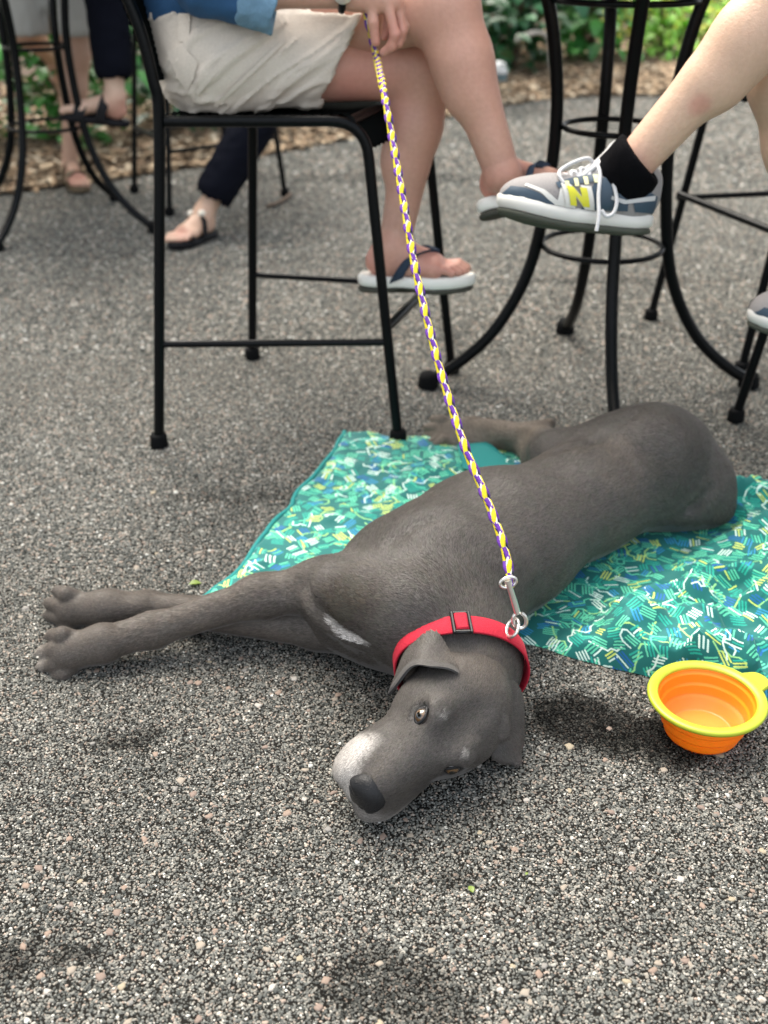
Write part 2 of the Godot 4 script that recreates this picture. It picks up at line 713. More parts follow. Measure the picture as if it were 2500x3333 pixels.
func build_ground() -> void:
	# one square metre of stones, in colour and in height
	const S := 2048
	var px := PackedByteArray()
	px.resize(S * S * 3)
	var hg := PackedByteArray()
	hg.resize(S * S)
	for i in S * S:
		var f := 22 + (i * 7919 + (i >> 7) * 104729) % 14
		px[i * 3] = f
		px[i * 3 + 1] = f - 1
		px[i * 3 + 2] = f - 3
	for n in 95000:
		var big := rng.randf()
		var r := 1.8 + 2.0 * rng.randf() + (2.6 if big > 0.94 else 0.0)
		var cx := rng.randi_range(0, S - 1)
		var cy := rng.randi_range(0, S - 1)
		var a := rng.randf() * PI
		var e := rng.randf_range(0.55, 1.0)
		var ca := cos(a)
		var sa := sin(a)
		var c := (stone_color() * 1.3).linear_to_srgb()
		var h := rng.randi_range(110, 255)
		var R := int(ceil(r))
		for dy in range(-R, R + 1):
			for dx in range(-R, R + 1):
				var u := (dx * ca + dy * sa) / r
				var w := (dy * ca - dx * sa) / (r * e)
				var q := u * u + w * w
				if q > 1.0: continue
				var at := ((cy + dy) & (S - 1)) * S + ((cx + dx) & (S - 1))
				px[at * 3] = c.r8
				px[at * 3 + 1] = c.g8
				px[at * 3 + 2] = c.b8
				hg[at] = int(h * (1.0 - 0.6 * q))
	var look := Image.create_from_data(S, S, false, Image.FORMAT_RGB8, px)
	var high := Image.create_from_data(S, S, false, Image.FORMAT_L8, hg)
	var m := StandardMaterial3D.new()
	m.albedo_texture = ImageTexture.create_from_image(look)
	m.vertex_color_use_as_albedo = true
	m.roughness = 0.85
	m.metallic_specular = 0.15
	m.heightmap_enabled = true
	m.heightmap_scale = 0.16
	m.heightmap_texture = ImageTexture.create_from_image(high)
	M.pavement = m

	# the sheet, finer near the camera, wide enough to pass out of sight
	var xs := PackedFloat32Array()
	var zs := PackedFloat32Array()
	for x in [-60.0, -30.0, -14.0, -7.0, -4.0, -2.6, -1.8]: xs.append(x)
	for i in 101: xs.append(-1.2 + i * 0.024)
	for x in [1.8, 2.6, 4.0, 7.0, 14.0, 30.0, 60.0]: xs.append(x)
	for z in [-60.0, -30.0, -16.0, -11.0, -8.0, -7.0, -6.0, -5.2, -4.6, -4.0, -3.6, -3.2, -2.9, -2.6, -2.4]: zs.append(z)
	for i in 70: zs.append(-2.2 + i * 0.024)
	for z in [-0.3, 0.2, 1.0, 2.5, 6.0, 14.0, 40.0]: zs.append(z)
	var v := PackedVector3Array()
	var nm := PackedVector3Array()
	var uv := PackedVector2Array()
	var col := PackedColorArray()
	var ix := PackedInt32Array()
	for z in zs:
		for x in xs:
			v.append(Vector3(x, 0, z))
			nm.append(Vector3.UP)
			uv.append(Vector2(x, z) * Vector2(0.97, 0.97))
			var f := patchy(x, z)
			col.append(Color(f, f, f))
	var W := xs.size()
	for j in zs.size() - 1:
		for i in W - 1:
			var a := j * W + i
			ix.append_array([a, a + 1, a + W, a + 1, a + W + 1, a + W])
	var ground := put("pavement", arrays(v, nm, ix, col, uv), M.pavement)
	tag(ground, "", "", "", "structure")

	# stones that stand out of the binder: the largest as pieces of their own, the others together
	var shapes := []
	for k in 5: shapes.append(stone_mesh(k))
	var list := []
	var z := -0.62
	while z > -7.6:
		var depth := -z * 0.8746 + 0.533
		var gap := 0.0047 if z > -1.75 else 0.0066 if z > -2.9 else 0.0105 if z > -5.0 else 0.0170
		var x := -0.375 * depth - 0.42
		while x < 0.375 * depth + 0.42:
			var q := Vector3(x + rng.randf_range(-0.5, 0.5) * gap, 0, z + rng.randf_range(-0.5, 0.5) * gap)
			if z < bed_edge(x) + 0.03:
				x += gap
				continue
			var r := gap * ((0.30 if z > -1.75 else 0.36) + 0.26 * rng.randf()) + (0.0024 * rng.randf() if rng.randf() > 0.96 else 0.0)
			list.append([q, r])
			x += gap
		z -= gap
	var mm := MultiMesh.new()
	mm.transform_format = MultiMesh.TRANSFORM_3D
	mm.use_colors = true
	mm.mesh = shapes[0]
	mm.instance_count = list.size()
	var buf := PackedFloat32Array()
	buf.resize(list.size() * 16)
	var at := 0
	for it in list:
		var q: Vector3 = it[0]
		var r: float = it[1]
		var a := rng.randf() * TAU
		var e := rng.randf_range(0.6, 1.0)
		var ca := cos(a) * r
		var sa := sin(a) * r
		var hy := r * 0.55
		var c := stone_color()
		var f := patchy(q.x, q.z)
		buf[at] = ca
		buf[at + 1] = 0.12 * r * sin(a * 3.0)
		buf[at + 2] = sa * e
		buf[at + 3] = q.x
		buf[at + 5] = hy
		buf[at + 6] = 0.15 * r * cos(a * 5.0)
		buf[at + 7] = hy * 0.12
		buf[at + 8] = -sa
		buf[at + 10] = ca * e
		buf[at + 11] = q.z
		buf[at + 12] = c.r * f
		buf[at + 13] = c.g * f
		buf[at + 14] = c.b * f
		buf[at + 15] = 1.0
		at += 16
	mm.buffer = buf
	var many := MultiMeshInstance3D.new()
	many.name = "aggregate"
	many.multimesh = mm
	many.material_override = M.tinted
	ground.add_child(many, true)
	many.set_meta("kind", "stuff")
	# the largest 290, most of them towards the camera
	var tints := []
	for c in [[0.34, 0.30, 0.25], [0.30, 0.225, 0.18], [0.46, 0.44, 0.41], [0.25, 0.19, 0.16], [0.38, 0.33, 0.24], [0.25, 0.245, 0.235]]:
		var t := flat(c[0], c[1], c[2], 0.75)
		t.albedo_texture = noise_texture(0.04, Color(0.7, 0.68, 0.66), Color(1, 1, 1), 128)
		triplanar(t, 60.0)
		tints.append(t)
	for n in 290:
		var zz := -0.72 - 1.7 * pow(rng.randf(), 1.6)
		var half_w := 0.36 * (-zz * 0.8746 + 0.533)
		var r := rng.randf_range(0.0042, 0.0078)
		var p := put("pebble", shapes[rng.randi_range(0, 4)], tints[[0, 0, 1, 1, 2, 3, 3, 4, 5][rng.randi_range(0, 8)]], ground)
		p.position = Vector3(rng.randf_range(-half_w, half_w), r * 0.05, zz)
		p.rotation = Vector3(rng.randf_range(-0.15, 0.15), rng.randf() * TAU, rng.randf_range(-0.15, 0.15))
		p.scale = Vector3(r, r * 0.34, r * rng.randf_range(0.55, 0.95))


func stone_mesh(k: int) -> ArrayMesh:
	var r := RandomNumberGenerator.new()
	r.seed = 90 + k
	var st := begin()
	var rings := [[1.0, -0.6], [1.0, 0.25], [0.72, 0.8]]
	var n := 7
	var wob := []
	for i in n: wob.append(r.randf_range(0.72, 1.18))
	var pts := []
	for q in rings:
		var row := []
		for i in n:
			var a := TAU * (i + 0.3 * sin(i * 2.3 + k)) / n
			row.append(Vector3(cos(a) * q[0] * wob[i], q[1] + r.randf_range(-0.12, 0.12), sin(a) * q[0] * wob[i]))
		pts.append(row)
	var top := Vector3(r.randf_range(-0.15, 0.15), 0.98, r.randf_range(-0.15, 0.15))
	for j in 2:
		for i in n:
			var a: Vector3 = pts[j][i]
			var b: Vector3 = pts[j][(i + 1) % n]
			var c: Vector3 = pts[j + 1][i]
			var d: Vector3 = pts[j + 1][(i + 1) % n]
			for p in [a, b, c, b, d, c]: st.add_vertex(p)
	for i in n:
		st.add_vertex(pts[2][i])
		st.add_vertex(pts[2][(i + 1) % n])
		st.add_vertex(top)
	st.set_smooth_group(0)
	st.generate_normals()
	return st.commit()


# ---------------------------------------------------------------- the planted bed behind
func bed_edge(x: float) -> float:   # where the pavement ends, by x
	return -4.86 - 0.62 * (x + 1.7) - 0.17 * pow(maxf(x + 1.7, 0.0), 2.0) * smoothstep(4.5, 2.0, x + 1.7) - maxf(x - 1.2, 0.0) * 0.05


func bed_height(x: float, back: float) -> float:
	return 0.004 + minf(maxf(back, 0.0), 0.25) * 0.12 + 0.012 * maxf(0.0, back - 0.25) * (1.0 + noise.get_noise_2d(x * 1.5, back * 1.5))


func build_bed() -> void:
	var st := begin()
	st.set_smooth_group(1)
	var nx := 60
	var rows := [0.0, 0.05, 0.3, 0.7, 1.2, 2.0, 3.5, 6.0, 12.0, 30.0]
	var grid := []
	for j in rows.size():
		var row := []
		for i in nx + 1:
			var x := -9.0 + 18.0 * i / nx
			var e := bed_edge(x) + 0.05 * noise.get_noise_1d(x * 6.0)
			row.append(Vector3(x, bed_height(x, float(rows[j])), e - float(rows[j])))
		grid.append(row)
	for j in rows.size() - 1:
		for i in nx:
			for p in [grid[j][i], grid[j + 1][i], grid[j][i + 1], grid[j][i + 1], grid[j + 1][i], grid[j + 1][i + 1]]:
				st.add_vertex(p)
	st.generate_normals()
	var m := flat(0.17, 0.12, 0.08, 0.95)
	m.albedo_texture = noise_texture(0.03, Color(0.35, 0.33, 0.3), Color(1, 1, 1), 512)
	m.uv1_world_triplanar = true
	triplanar(m, 1.7)
	var bed := put("planting_bed", st.commit(), m)
	tag(bed, "", "", "", "structure")

	# wood chips
	var chip := box(Vector3(1, 0.22, 0.42), 0.05)
	var mm := MultiMesh.new()
	mm.transform_format = MultiMesh.TRANSFORM_3D
	mm.use_colors = true
	mm.mesh = chip
	var n := 22000
	mm.instance_count = n
	var tones := [[0.34, 0.255, 0.17], [0.42, 0.335, 0.235], [0.24, 0.175, 0.115], [0.15, 0.115, 0.08], [0.48, 0.41, 0.31], [0.30, 0.215, 0.145]]
	for i in n:
		var x := rng.randf_range(-3.2, 4.5)
		var back := 3.4 * pow(rng.randf(), 1.15) - 0.05
		var p := Vector3(x, bed_height(x, back) + 0.004 + rng.randf() * 0.022, bed_edge(x) - back)
		var s := rng.randf_range(0.022, 0.068)
		var b := Basis.from_euler(Vector3(rng.randf_range(-0.5, 0.5), rng.randf() * TAU, rng.randf_range(-0.5, 0.5))) * Basis.from_scale(Vector3(s, s * 0.6, s))
		mm.set_instance_transform(i, Transform3D(b, p))
		var c: Array = tones[rng.randi_range(0, 5)]
		var f := rng.randf_range(0.75, 1.2)
		mm.set_instance_color(i, Color(c[0] * f, c[1] * f, c[2] * f))
	var mulch := MultiMeshInstance3D.new()
	mulch.name = "wood_chips"
	mulch.multimesh = mm
	mulch.material_override = M.tinted
	add_child(mulch)
	tag(mulch, "pale brown wood chip mulch along the far edge of the pavement", "mulch", "", "stuff")

	# shrubs: [x, z behind the edge, height, spread, leaf size, tone, how many leaves]
	var deep := [0.020, 0.095, 0.036]
	var mid := [0.045, 0.200, 0.035]
	var bright := [0.18, 0.42, 0.04]
	var gold := [0.40, 0.46, 0.05]
	var plants := [
		[-2.30, 0.95, 0.85, 0.62, 0.11, deep, "dark leafy shrub at the far left behind the curved table"],
		[-1.62, 0.95, 0.80, 0.55, 0.10, mid, "green leafy shrub right behind the standing person in pale shorts"],
		[-1.02, 1.00, 0.78, 0.55, 0.11, deep, "dark shrub between the trouser leg and the high chair back"],
		[-0.45, 1.15, 0.85, 0.60, 0.11, mid, "leafy shrub behind the back of the nearest high chair"],
		[0.25, 1.05, 0.95, 0.65, 0.13, deep, "broad-leaved dark shrub behind the bare crossed legs"],
		[0.95, 1.15, 1.00, 0.62, 0.15, deep, "dark big-leaved shrub right beside the small dome light"],
		[1.62, 1.35, 0.80, 0.60, 0.14, mid, "green big-leaved shrub seen through the nearest table's legs"],
		[2.25, 1.75, 0.50, 0.55, 0.09, bright, "low bright green plant behind the table's right leg"],
		[2.95, 2.10, 0.42, 0.65, 0.07, gold, "low yellow-green plant at the far right edge"],
		[2.35, 3.20, 0.55, 0.80, 0.08, gold, "yellow-green mound further back to the right of the table"],
		[3.60, 3.00, 0.60, 0.80, 0.09, bright, "bright green mound farthest to the right above the shin"],
		[-3.00, 1.30, 1.10, 0.70, 0.12, mid, "tall green shrub beyond the left edge of the picture"],
		[0.60, 2.40, 1.50, 0.90, 0.15, deep, "tall dark shrub in the second row behind the dome light"],
		[-1.20, 2.30, 1.50, 0.95, 0.14, deep, "tall dark shrub in the second row on the left"],
	]
	for p in plants:
		shrub(Vector3(p[0], 0.05, bed_edge(p[0]) - p[1]), p[2], p[3], p[4], p[5], p[6])


func leaf_mesh() -> ArrayMesh:
	var st := begin()
	st.set_smooth_group(1)
	var prof := [[0.0, 0.02], [0.25, 0.26], [0.5, 0.33], [0.75, 0.22], [1.0, 0.0]]
	for i in 4:
		var x0: float = prof[i][0]
		var x1: float = prof[i + 1][0]
		var w0: float = prof[i][1]
		var w1: float = prof[i + 1][1]
		var y0 := 0.25 * x0 - 0.35 * x0 * x0
		var y1 := 0.25 * x1 - 0.35 * x1 * x1
		for s in [-1.0, 1.0]:
			var a := Vector3(x0, y0, 0)
			var b := Vector3(x1, y1, 0)
			var c := Vector3(x0, y0 + w0 * 0.3, s * w0)
			var d := Vector3(x1, y1 + w1 * 0.3, s * w1)
			if s > 0:
				for p in [a, b, c, b, d, c]: st.add_vertex(p)
			else:
				for p in [a, c, b, b, c, d]: st.add_vertex(p)
	st.generate_normals()
	return st.commit()


func shrub(at: Vector3, height: float, spread: float, leaf: float, tone: Array, label: String) -> void:
	var o := base("shrub", at)
	tag(o, label, "shrub", "shrubs in the planted bed")
	if not M.has("leaf_shape"): M.leaf_shape = leaf_mesh()
	var stems := []
	var tips := []
	for k in 9:
		var a := rng.randf() * TAU
		var out := spread * rng.randf_range(0.15, 0.85)
		var tip := Vector3(cos(a) * out, height * rng.randf_range(0.55, 0.95), sin(a) * out)
		tips.append(tip)
		var path := smooth_path([Vector3(0, -0.05, 0), tip * Vector3(0.3, 0.5, 0.3), tip], 3)
		stems.append(tube(path, 0.008, 5))
	put("stem", joined(stems), M.bark, o)
	var mm := MultiMesh.new()
	mm.transform_format = MultiMesh.TRANSFORM_3D
	mm.use_colors = true
	mm.mesh = M.leaf_shape
	var n := int(60.0 * height * spread * spread / (leaf * leaf)) / 3
	n = clampi(n, 160, 900)
	mm.instance_count = n
	for i in n:
		var t: Vector3 = tips[i % tips.size()]
		var along := pow(rng.randf(), 0.6)
		var p := t * along + Vector3(rng.randfn(), rng.randfn() * 0.7, rng.randfn()) * spread * 0.22
		p.y = maxf(p.y, 0.03)
		var out := Vector3(p.x, 0.15, p.z).normalized()
		var yaw := atan2(-out.z, out.x) + rng.randf_range(-0.9, 0.9)
		var s := leaf * rng.randf_range(0.6, 1.3)
		var b := Basis(Vector3.UP, yaw) * Basis(Vector3(0, 0, 1), rng.randf_range(-0.9, 0.5)) * Basis(Vector3(1, 0, 0), rng.randf_range(-0.5, 0.5))
		mm.set_instance_transform(i, Transform3D(b.scaled(Vector3.ONE * s), p))
		var f := rng.randf_range(0.6, 1.5)
		mm.set_instance_color(i, Color(tone[0] * f * rng.randf_range(0.8, 1.3), tone[1] * f, tone[2] * f))
	var leaves := MultiMeshInstance3D.new()
	leaves.name = "foliage"
	leaves.multimesh = mm
	leaves.material_override = M.leaf
	leaves.set_meta("kind", "stuff")
	o.add_child(leaves, true)



# tall trees that stand round the place, beyond the picture's edges: they keep the low sky off the pavement
func build_trees() -> void:
	var spots := [[-10.0, -7.0, "tall tree beyond the far left of the seating area"], [-10.5, 2.0, "tall tree to the left behind the photographer"],
		[11.0, 2.5, "tall tree to the right behind the photographer"], [11.0, -6.5, "tall tree beyond the far right of the seating area"], [6.5, -19.0, "tall tree far behind the planted bed on the right"], [-6.5, -18.0, "tall tree far behind the planted bed on the left"], [0.0, -21.0, "tall tree farthest behind the middle of the bed"]]
	var proto: Node3D = null
	for s in spots:
		var o: Node3D
		if proto == null:
			o = base("tree")
			proto = o
			var limbs := [tube(smooth_path([Vector3(0, -0.1, 0), Vector3(0.05, 1.5, 0.02), Vector3(-0.05, 3.2, 0.1), Vector3(0.05, 5.5, 0)], 4), PackedFloat32Array([0.30, 0.27, 0.25, 0.24, 0.23, 0.22, 0.20, 0.19, 0.17, 0.15, 0.12, 0.09, 0.06]), 12)]
			put("trunk", limbs[0], M.bark, o)
			var ends := []
			for k in 13:
				var a := TAU * k / 13.0 * 2.4
				var y := 2.0 + 0.27 * k
				var out := Vector3(cos(a) * rng.randf_range(1.6, 2.9), rng.randf_range(0.9, 2.6), sin(a) * rng.randf_range(1.6, 2.9))
				var from := Vector3(0, y, 0)
				put("limb", tube(smooth_path([from, from + out * Vector3(0.4, 0.3, 0.4), from + out], 4), PackedFloat32Array([0.09, 0.08, 0.07, 0.06, 0.05, 0.045, 0.035, 0.03, 0.02]), 7), M.bark, o)
				ends.append(from + out)
				ends.append(from + out * 0.6)
			var mm := MultiMesh.new()
			mm.transform_format = MultiMesh.TRANSFORM_3D
			mm.use_colors = true
			mm.mesh = M.leaf_shape
			mm.instance_count = 5200
			for i in 5200:
				var e: Vector3 = ends[i % ends.size()]
				var p := e + Vector3(rng.randfn(), rng.randfn() * 0.75, rng.randfn()) * 0.72
				var b := Basis.from_euler(Vector3(rng.randf_range(-0.7, 0.7), rng.randf() * TAU, rng.randf_range(-0.7, 0.7)))
				mm.set_instance_transform(i, Transform3D(b.scaled(Vector3.ONE * rng.randf_range(0.22, 0.42)), p))
				var f := rng.randf_range(0.7, 1.3)
				mm.set_instance_color(i, Color(0.040 * f, 0.105 * f, 0.028 * f))
			var crown := MultiMeshInstance3D.new()
			crown.name = "crown"
			crown.multimesh = mm
			crown.material_override = M.leaf
			crown.set_meta("kind", "stuff")
			o.add_child(crown, true)
		else:
			o = proto.duplicate()
			o.name = numbered("tree")
			add_child(o, true)
		o.position = Vector3(s[0], 0.0, s[1])
		o.rotation.y = s[0] * 1.7 + s[1]
		o.scale = Vector3.ONE * (1.25 + 0.2 * sin(s[0]))
		tag(o, s[2], "tree", "tall trees round the seating area")


# ---------------------------------------------------------------- high chairs and tables
const SLANT_FEET := [[-0.356, 0.267], [0.202, 0.245], [0.352, -0.197], [-0.198, -0.300]]   # near rear, near front, far front, far rear


func high_chair() -> Node3D:
	var o := base("high_chair")
	var f := []
	for q in SLANT_FEET: f.append(Vector3(q[0], 0, q[1]))
	# where the legs meet the seat frame
	var top := [Vector3(-0.293, 0.718, 0.225), Vector3(0.130, 0.718, 0.215), Vector3(0.262, 0.718, -0.165), Vector3(-0.150, 0.718, -0.235)]
	for side in 2:
		var rear := 0 if side == 0 else 3
		var front := 1 if side == 0 else 2
		var rt: Vector3 = top[rear]
		var ft: Vector3 = top[front]
		var fr: Vector3 = f[rear]
		var ff: Vector3 = f[front]
		var up := smooth_path([fr + Vector3(0, 0.012, 0), fr.lerp(rt, 0.5), rt, rt + Vector3(-0.004, 0.08, 0), rt + Vector3(-0.022, 0.18, 0), rt + Vector3(-0.062, 0.29, 0), rt + Vector3(-0.105, 0.40, 0)], 5)
		put("rear_leg", tube(up, 0.0120, 12), M.metal, o)
		var k := ft + (rt - ft).normalized() * 0.075
		var down := ft + (ff - ft).normalized() * 0.075
		var bent := [rt + (ft - rt).normalized() * 0.012, rt.lerp(k, 0.5)]
		for i in 9:
			var t := i / 8.0
			bent.append(k.lerp(ft, t).lerp(ft.lerp(down, t), t))
		bent.append(down.lerp(ff, 0.5))
		bent.append(ff + Vector3(0, 0.012, 0))
		put("front_leg", tube(bent, 0.0116, 12), M.metal, o)
		var s0 := fr.lerp(rt, 0.247 / 0.718)
		var s1 := ff.lerp(ft, 0.245 / 0.718)
		put("side_stretcher", tube([s0, s0.lerp(s1, 0.5), s1], 0.0085, 8), M.metal, o)
	var b0: Vector3 = f[1].lerp(top[1], 0.385)
	var b1: Vector3 = f[2].lerp(top[2], 0.385)
	put("foot_rest", tube([b0, b1], 0.0105, 8), M.metal, o)
	b0 = top[1] + Vector3(-0.03, 0.0, 0)
	b1 = top[2] + Vector3(-0.03, 0.0, 0)
	put("seat_rail", tube([b0, b1], 0.011, 8), M.metal, o)
	for q: Vector3 in f:
		var c := put("foot_cap", lathe([[0.0, 0.0], [0.018, 0.0], [0.021, 0.004], [0.020, 0.028], [0.0165, 0.034], [0.0, 0.034]], 16), M.rubber, o)
		c.position = q
	# sling seat: strips woven over the rails, rolled down at the front
	put("seat", sling([top[0] + Vector3(0.0, 0.006, -0.016), top[1] + Vector3(-0.02, 0.006, -0.016), top[2] + Vector3(-0.02, 0.006, 0.016), top[3] + Vector3(0.0, 0.006, 0.016)], Vector3(0, -1, 0), 0.016, true), M.sling, o)
	var up3 := Vector3(-0.004, 0.075, 0)
	var up4 := Vector3(-0.100, 0.39, 0)
	put("backrest", sling([top[0] + up3 + Vector3(0, 0, -0.012), top[0] + up4 + Vector3(0, 0, -0.012), top[3] + up4 + Vector3(0, 0, 0.012), top[3] + up3 + Vector3(0, 0, 0.012)], Vector3(-1, 0, 0), 0.02, false), M.sling, o)
	return o


# a woven panel between four corners, of real strips with gaps and crossings
func sling(c: Array, sag_to: Vector3, sag: float, roll: bool) -> ArrayMesh:
	var st := begin()
	st.set_smooth_group(1)
	var n := 44
	var m := 30
	var pos := func(u: float, w: float) -> Vector3:
		var a: Vector3 = c[0].lerp(c[1], u)
		var b: Vector3 = c[3].lerp(c[2], u)
		var p := a.lerp(b, w)
		var over := maxf(u - 0.94, 0.0)
		p += sag_to * sag * 4.0 * w * (1 - w) * minf(1.0, 4.0 * u * (1.0 - u) + 0.3)
		if roll and over > 0.0:
			p += -Vector3(0, 3.0 * over * over + 0.10 * over, 0)
		return p
	for side in 2:
		for i in n:
			for j in m:
				var q := []
				for d in [[0, 0], [1, 0], [0, 1], [1, 1]]:
					var u := float(i + d[0]) / n * (1.07 if roll else 1.0)
					var w := float(j + d[1]) / m
					var p: Vector3 = pos.call(u, w)
					var bump := 0.0022 * (1.0 if ((i + d[0]) + (j + d[1])) % 2 == 0 else -1.0)
					p += -sag_to * (bump + (0.004 if side == 0 else -0.004))
					q.append(p)
				if side == 0:
					for k in [0, 1, 2, 1, 3, 2]: st.add_vertex(q[k])
				else:
					for k in [0, 2, 1, 1, 2, 3]: st.add_vertex(q[k])
	st.generate_normals()
	return st.commit()


func seat_at(o: Node3D, near_front: Vector2, far_front: Vector2) -> void:
	# turn and move a chair so that its two front feet stand at those places
	var la := Vector2(SLANT_FEET[1][0], SLANT_FEET[1][1])
	var lb := Vector2(SLANT_FEET[2][0], SLANT_FEET[2][1])
	var turn := (far_front - near_front).angle() - (lb - la).angle()
	o.rotation.y = -turn
	var moved := (la + lb).rotated(turn) / 2
	var mid := (near_front + far_front) / 2 - moved
	o.position = Vector3(mid.x, 0, mid.y)


func bar_table(at: Vector3, turn: float) -> Node3D:
	var o := base("bar_table", at)
	o.rotation.y = turn
	var prof := [[0.415, 0.022], [0.375, 0.045], [0.325, 0.082], [0.275, 0.130], [0.232, 0.190], [0.196, 0.260], [0.170, 0.335], [0.152, 0.430], [0.140, 0.530], [0.134, 0.640], [0.138, 0.740], [0.154, 0.850], [0.178, 0.940], [0.215, 1.020]]
	for k in 4:
		var a := PI / 2 * k
		var pts := []
		for p in prof: pts.append(Vector3(cos(a) * p[0], p[1], sin(a) * p[0]))
		put("leg", tube(smooth_path(pts, 3), 0.0150, 12), M.metal, o)
		var cfoot := put("foot_cap", lathe([[0.0, 0.0], [0.024, 0.0], [0.028, 0.006], [0.026, 0.028], [0.019, 0.042], [0.0, 0.046]], 16), M.rubber, o)
		cfoot.position = Vector3(cos(a), 0, sin(a)) * 0.420
	for r in [[0.376, 0.146], [0.654, 0.116], [0.925, 0.158]]:
		put("ring", tube(ring_path(Vector3(0, r[0], 0), r[1]), 0.0068, 8, false), M.metal, o)
	put("table_top", lathe([[0.0, 1.030], [0.375, 1.030], [0.383, 1.036], [0.383, 1.050], [0.376, 1.056], [0.0, 1.056]], 64), M.metal, o)
	return o


func build_tables_and_chairs() -> void:
	var t := bar_table(Vector3(0.536, 0, -2.66), 0.0)
	tag(t, "black metal bar table with curved legs behind the dog's hind end", "table", "black metal bar tables")
	var t2 := bar_table(Vector3(-1.288, 0, -4.356), -0.32)
	tag(t2, "black metal bar table with curved legs at the far left", "table", "black metal bar tables")
	var proto := high_chair()
	proto.position = Vector3(-0.169, 0, -2.567)
	tag(proto, "black tubular high chair under the person in khaki shorts", "chair", "black tubular high chairs")
	for c in [[Vector3(1.168, 0, -3.003), 0.0, -1.0, "empty black high chair behind the bar table at the right edge"],
			[Vector3(1.214, 0, -2.247), 0.0, -1.0, "black high chair nearest the right edge, under the person in sneakers"],
			[Vector3.ZERO, 0.0, 1.0, "black high chair farthest back, under the person in black trousers"]]:
		var o := proto.duplicate() as Node3D
		o.name = numbered("high_chair")
		add_child(o, true)
		o.position = c[0]
		o.scale.x = c[2]
		tag(o, c[3], "chair", "black tubular high chairs")
		if c[2] > 0.0: seat_at(o, Vector2(-1.113, -4.915), Vector2(-0.870, -4.475))
		if o.position.z < -3.0 and o.position.x > 0.0:      # this one has its rails higher up
			for part in o.get_children():
				if String(part.name).begins_with("side_stretcher"): part.position.y += 0.125
				if String(part.name).begins_with("foot_rest"): part.position.y += 0.105


# ---------------------------------------------------------------- the blanket
func fabric_print() -> ImageTexture:
	const S := 1024
	var r := RandomNumberGenerator.new()
	r.seed = 5
	var px := PackedByteArray()
	px.resize(S * S * 3)
	for i in S * S:
		px[i * 3] = 2
		px[i * 3 + 1] = 104
		px[i * 3 + 2] = 100
	var stroke := func(a: Vector2, b: Vector2, w: float, c: Color) -> void:
		var n := int(a.distance_to(b) / 1.6) + 1
		for i in n + 1:
			var p := a.lerp(b, float(i) / n)
			var R := int(ceil(w))
			for dy in range(-R, R + 1):
				for dx in range(-R, R + 1):
					if dx * dx + dy * dy > w * w: continue
					var at := ((int(p.y) + dy) & (S - 1)) * S + ((int(p.x) + dx) & (S - 1))
					px[at * 3] = c.r8
					px[at * 3 + 1] = c.g8
					px[at * 3 + 2] = c.b8
	var mint := Color8(96, 206, 166)
	var teal := Color8(28, 166, 146)
	var pale := Color8(214, 238, 226)
	var blue := Color8(18, 96, 168)
	var sky := Color8(40, 140, 190)
	var lime := Color8(206, 220, 110)
	for n in 110:         # wandering lines, under the dashes
		var p := Vector2(r.randf() * S, r.randf() * S)
		var a := r.randf() * TAU
		var col: Color = [pale, lime.lerp(mint, 0.5), mint, lime.lerp(mint, 0.3)][r.randi_range(0, 3)]
		for i in r.randi_range(5, 10):
			var q := p + Vector2.from_angle(a) * r.randf_range(12, 26)
			stroke.call(p, q, 2.6, col)
			p = q
			a += r.randf_range(-1.4, 1.4)
	for gy in 23:        # blocks of parallel dashes, set about evenly
		for gx in 23:
			if r.randf() < 0.05: continue
			var c := Vector2(gx + 0.5 * (gy % 2) + r.randf_range(-0.22, 0.22), gy + r.randf_range(-0.22, 0.22)) * S / 23.0
			var d := Vector2.from_angle(r.randf() * TAU)
			var s := d.orthogonal()
			var k := r.randi_range(3, 4)
			var col: Color = [mint, mint, teal, teal, teal, blue, sky, pale, lime, mint, mint][r.randi_range(0, 10)]
			var len := r.randf_range(13, 23)
			for i in k:
				var o := c + s * (i - (k - 1) / 2.0) * 9.5 + d * r.randf_range(-4, 4)
				var cc: Color = col if r.randf() > 0.22 else [mint, pale, lime, teal][r.randi_range(0, 3)]
				stroke.call(o - d * len, o + d * len, 2.7, cc)
	for n in 60:
		var p := Vector2(r.randf() * S, r.randf() * S)
		var a := r.randf() * TAU
		for i in r.randi_range(4, 7):
			var q := p + Vector2.from_angle(a) * r.randf_range(10, 22)
			stroke.call(p, q, 2.6, pale if n % 2 else mint)
			p = q
			a += r.randf_range(-1.7, 1.7)
	return ImageTexture.create_from_image(Image.create_from_data(S, S, false, Image.FORMAT_RGB8, px))


func along(pts: Array, t: float) -> Vector2:
	var f := t * (pts.size() - 1)
	var i := mini(int(f), pts.size() - 2)
	var p0: Vector2 = pts[maxi(i - 1, 0)]
	var p1: Vector2 = pts[i]
	var p2: Vector2 = pts[i + 1]
	var p3: Vector2 = pts[mini(i + 2, pts.size() - 1)]
	return p1.cubic_interpolate(p2, p0, p3, f - i)


const FAR_EDGE := [Vector2(-0.095, -2.365), Vector2(0.16, -2.335), Vector2(0.40, -2.24), Vector2(0.60, -2.155), Vector2(0.79, -2.085), Vector2(0.98, -1.93), Vector2(1.16, -1.76)]
const NEAR_EDGE := [Vector2(-0.325, -1.635), Vector2(-0.16, -1.605), Vector2(0.06, -1.585), Vector2(0.245, -1.515), Vector2(0.44, -1.415), Vector2(0.68, -1.33), Vector2(0.95, -1.22)]


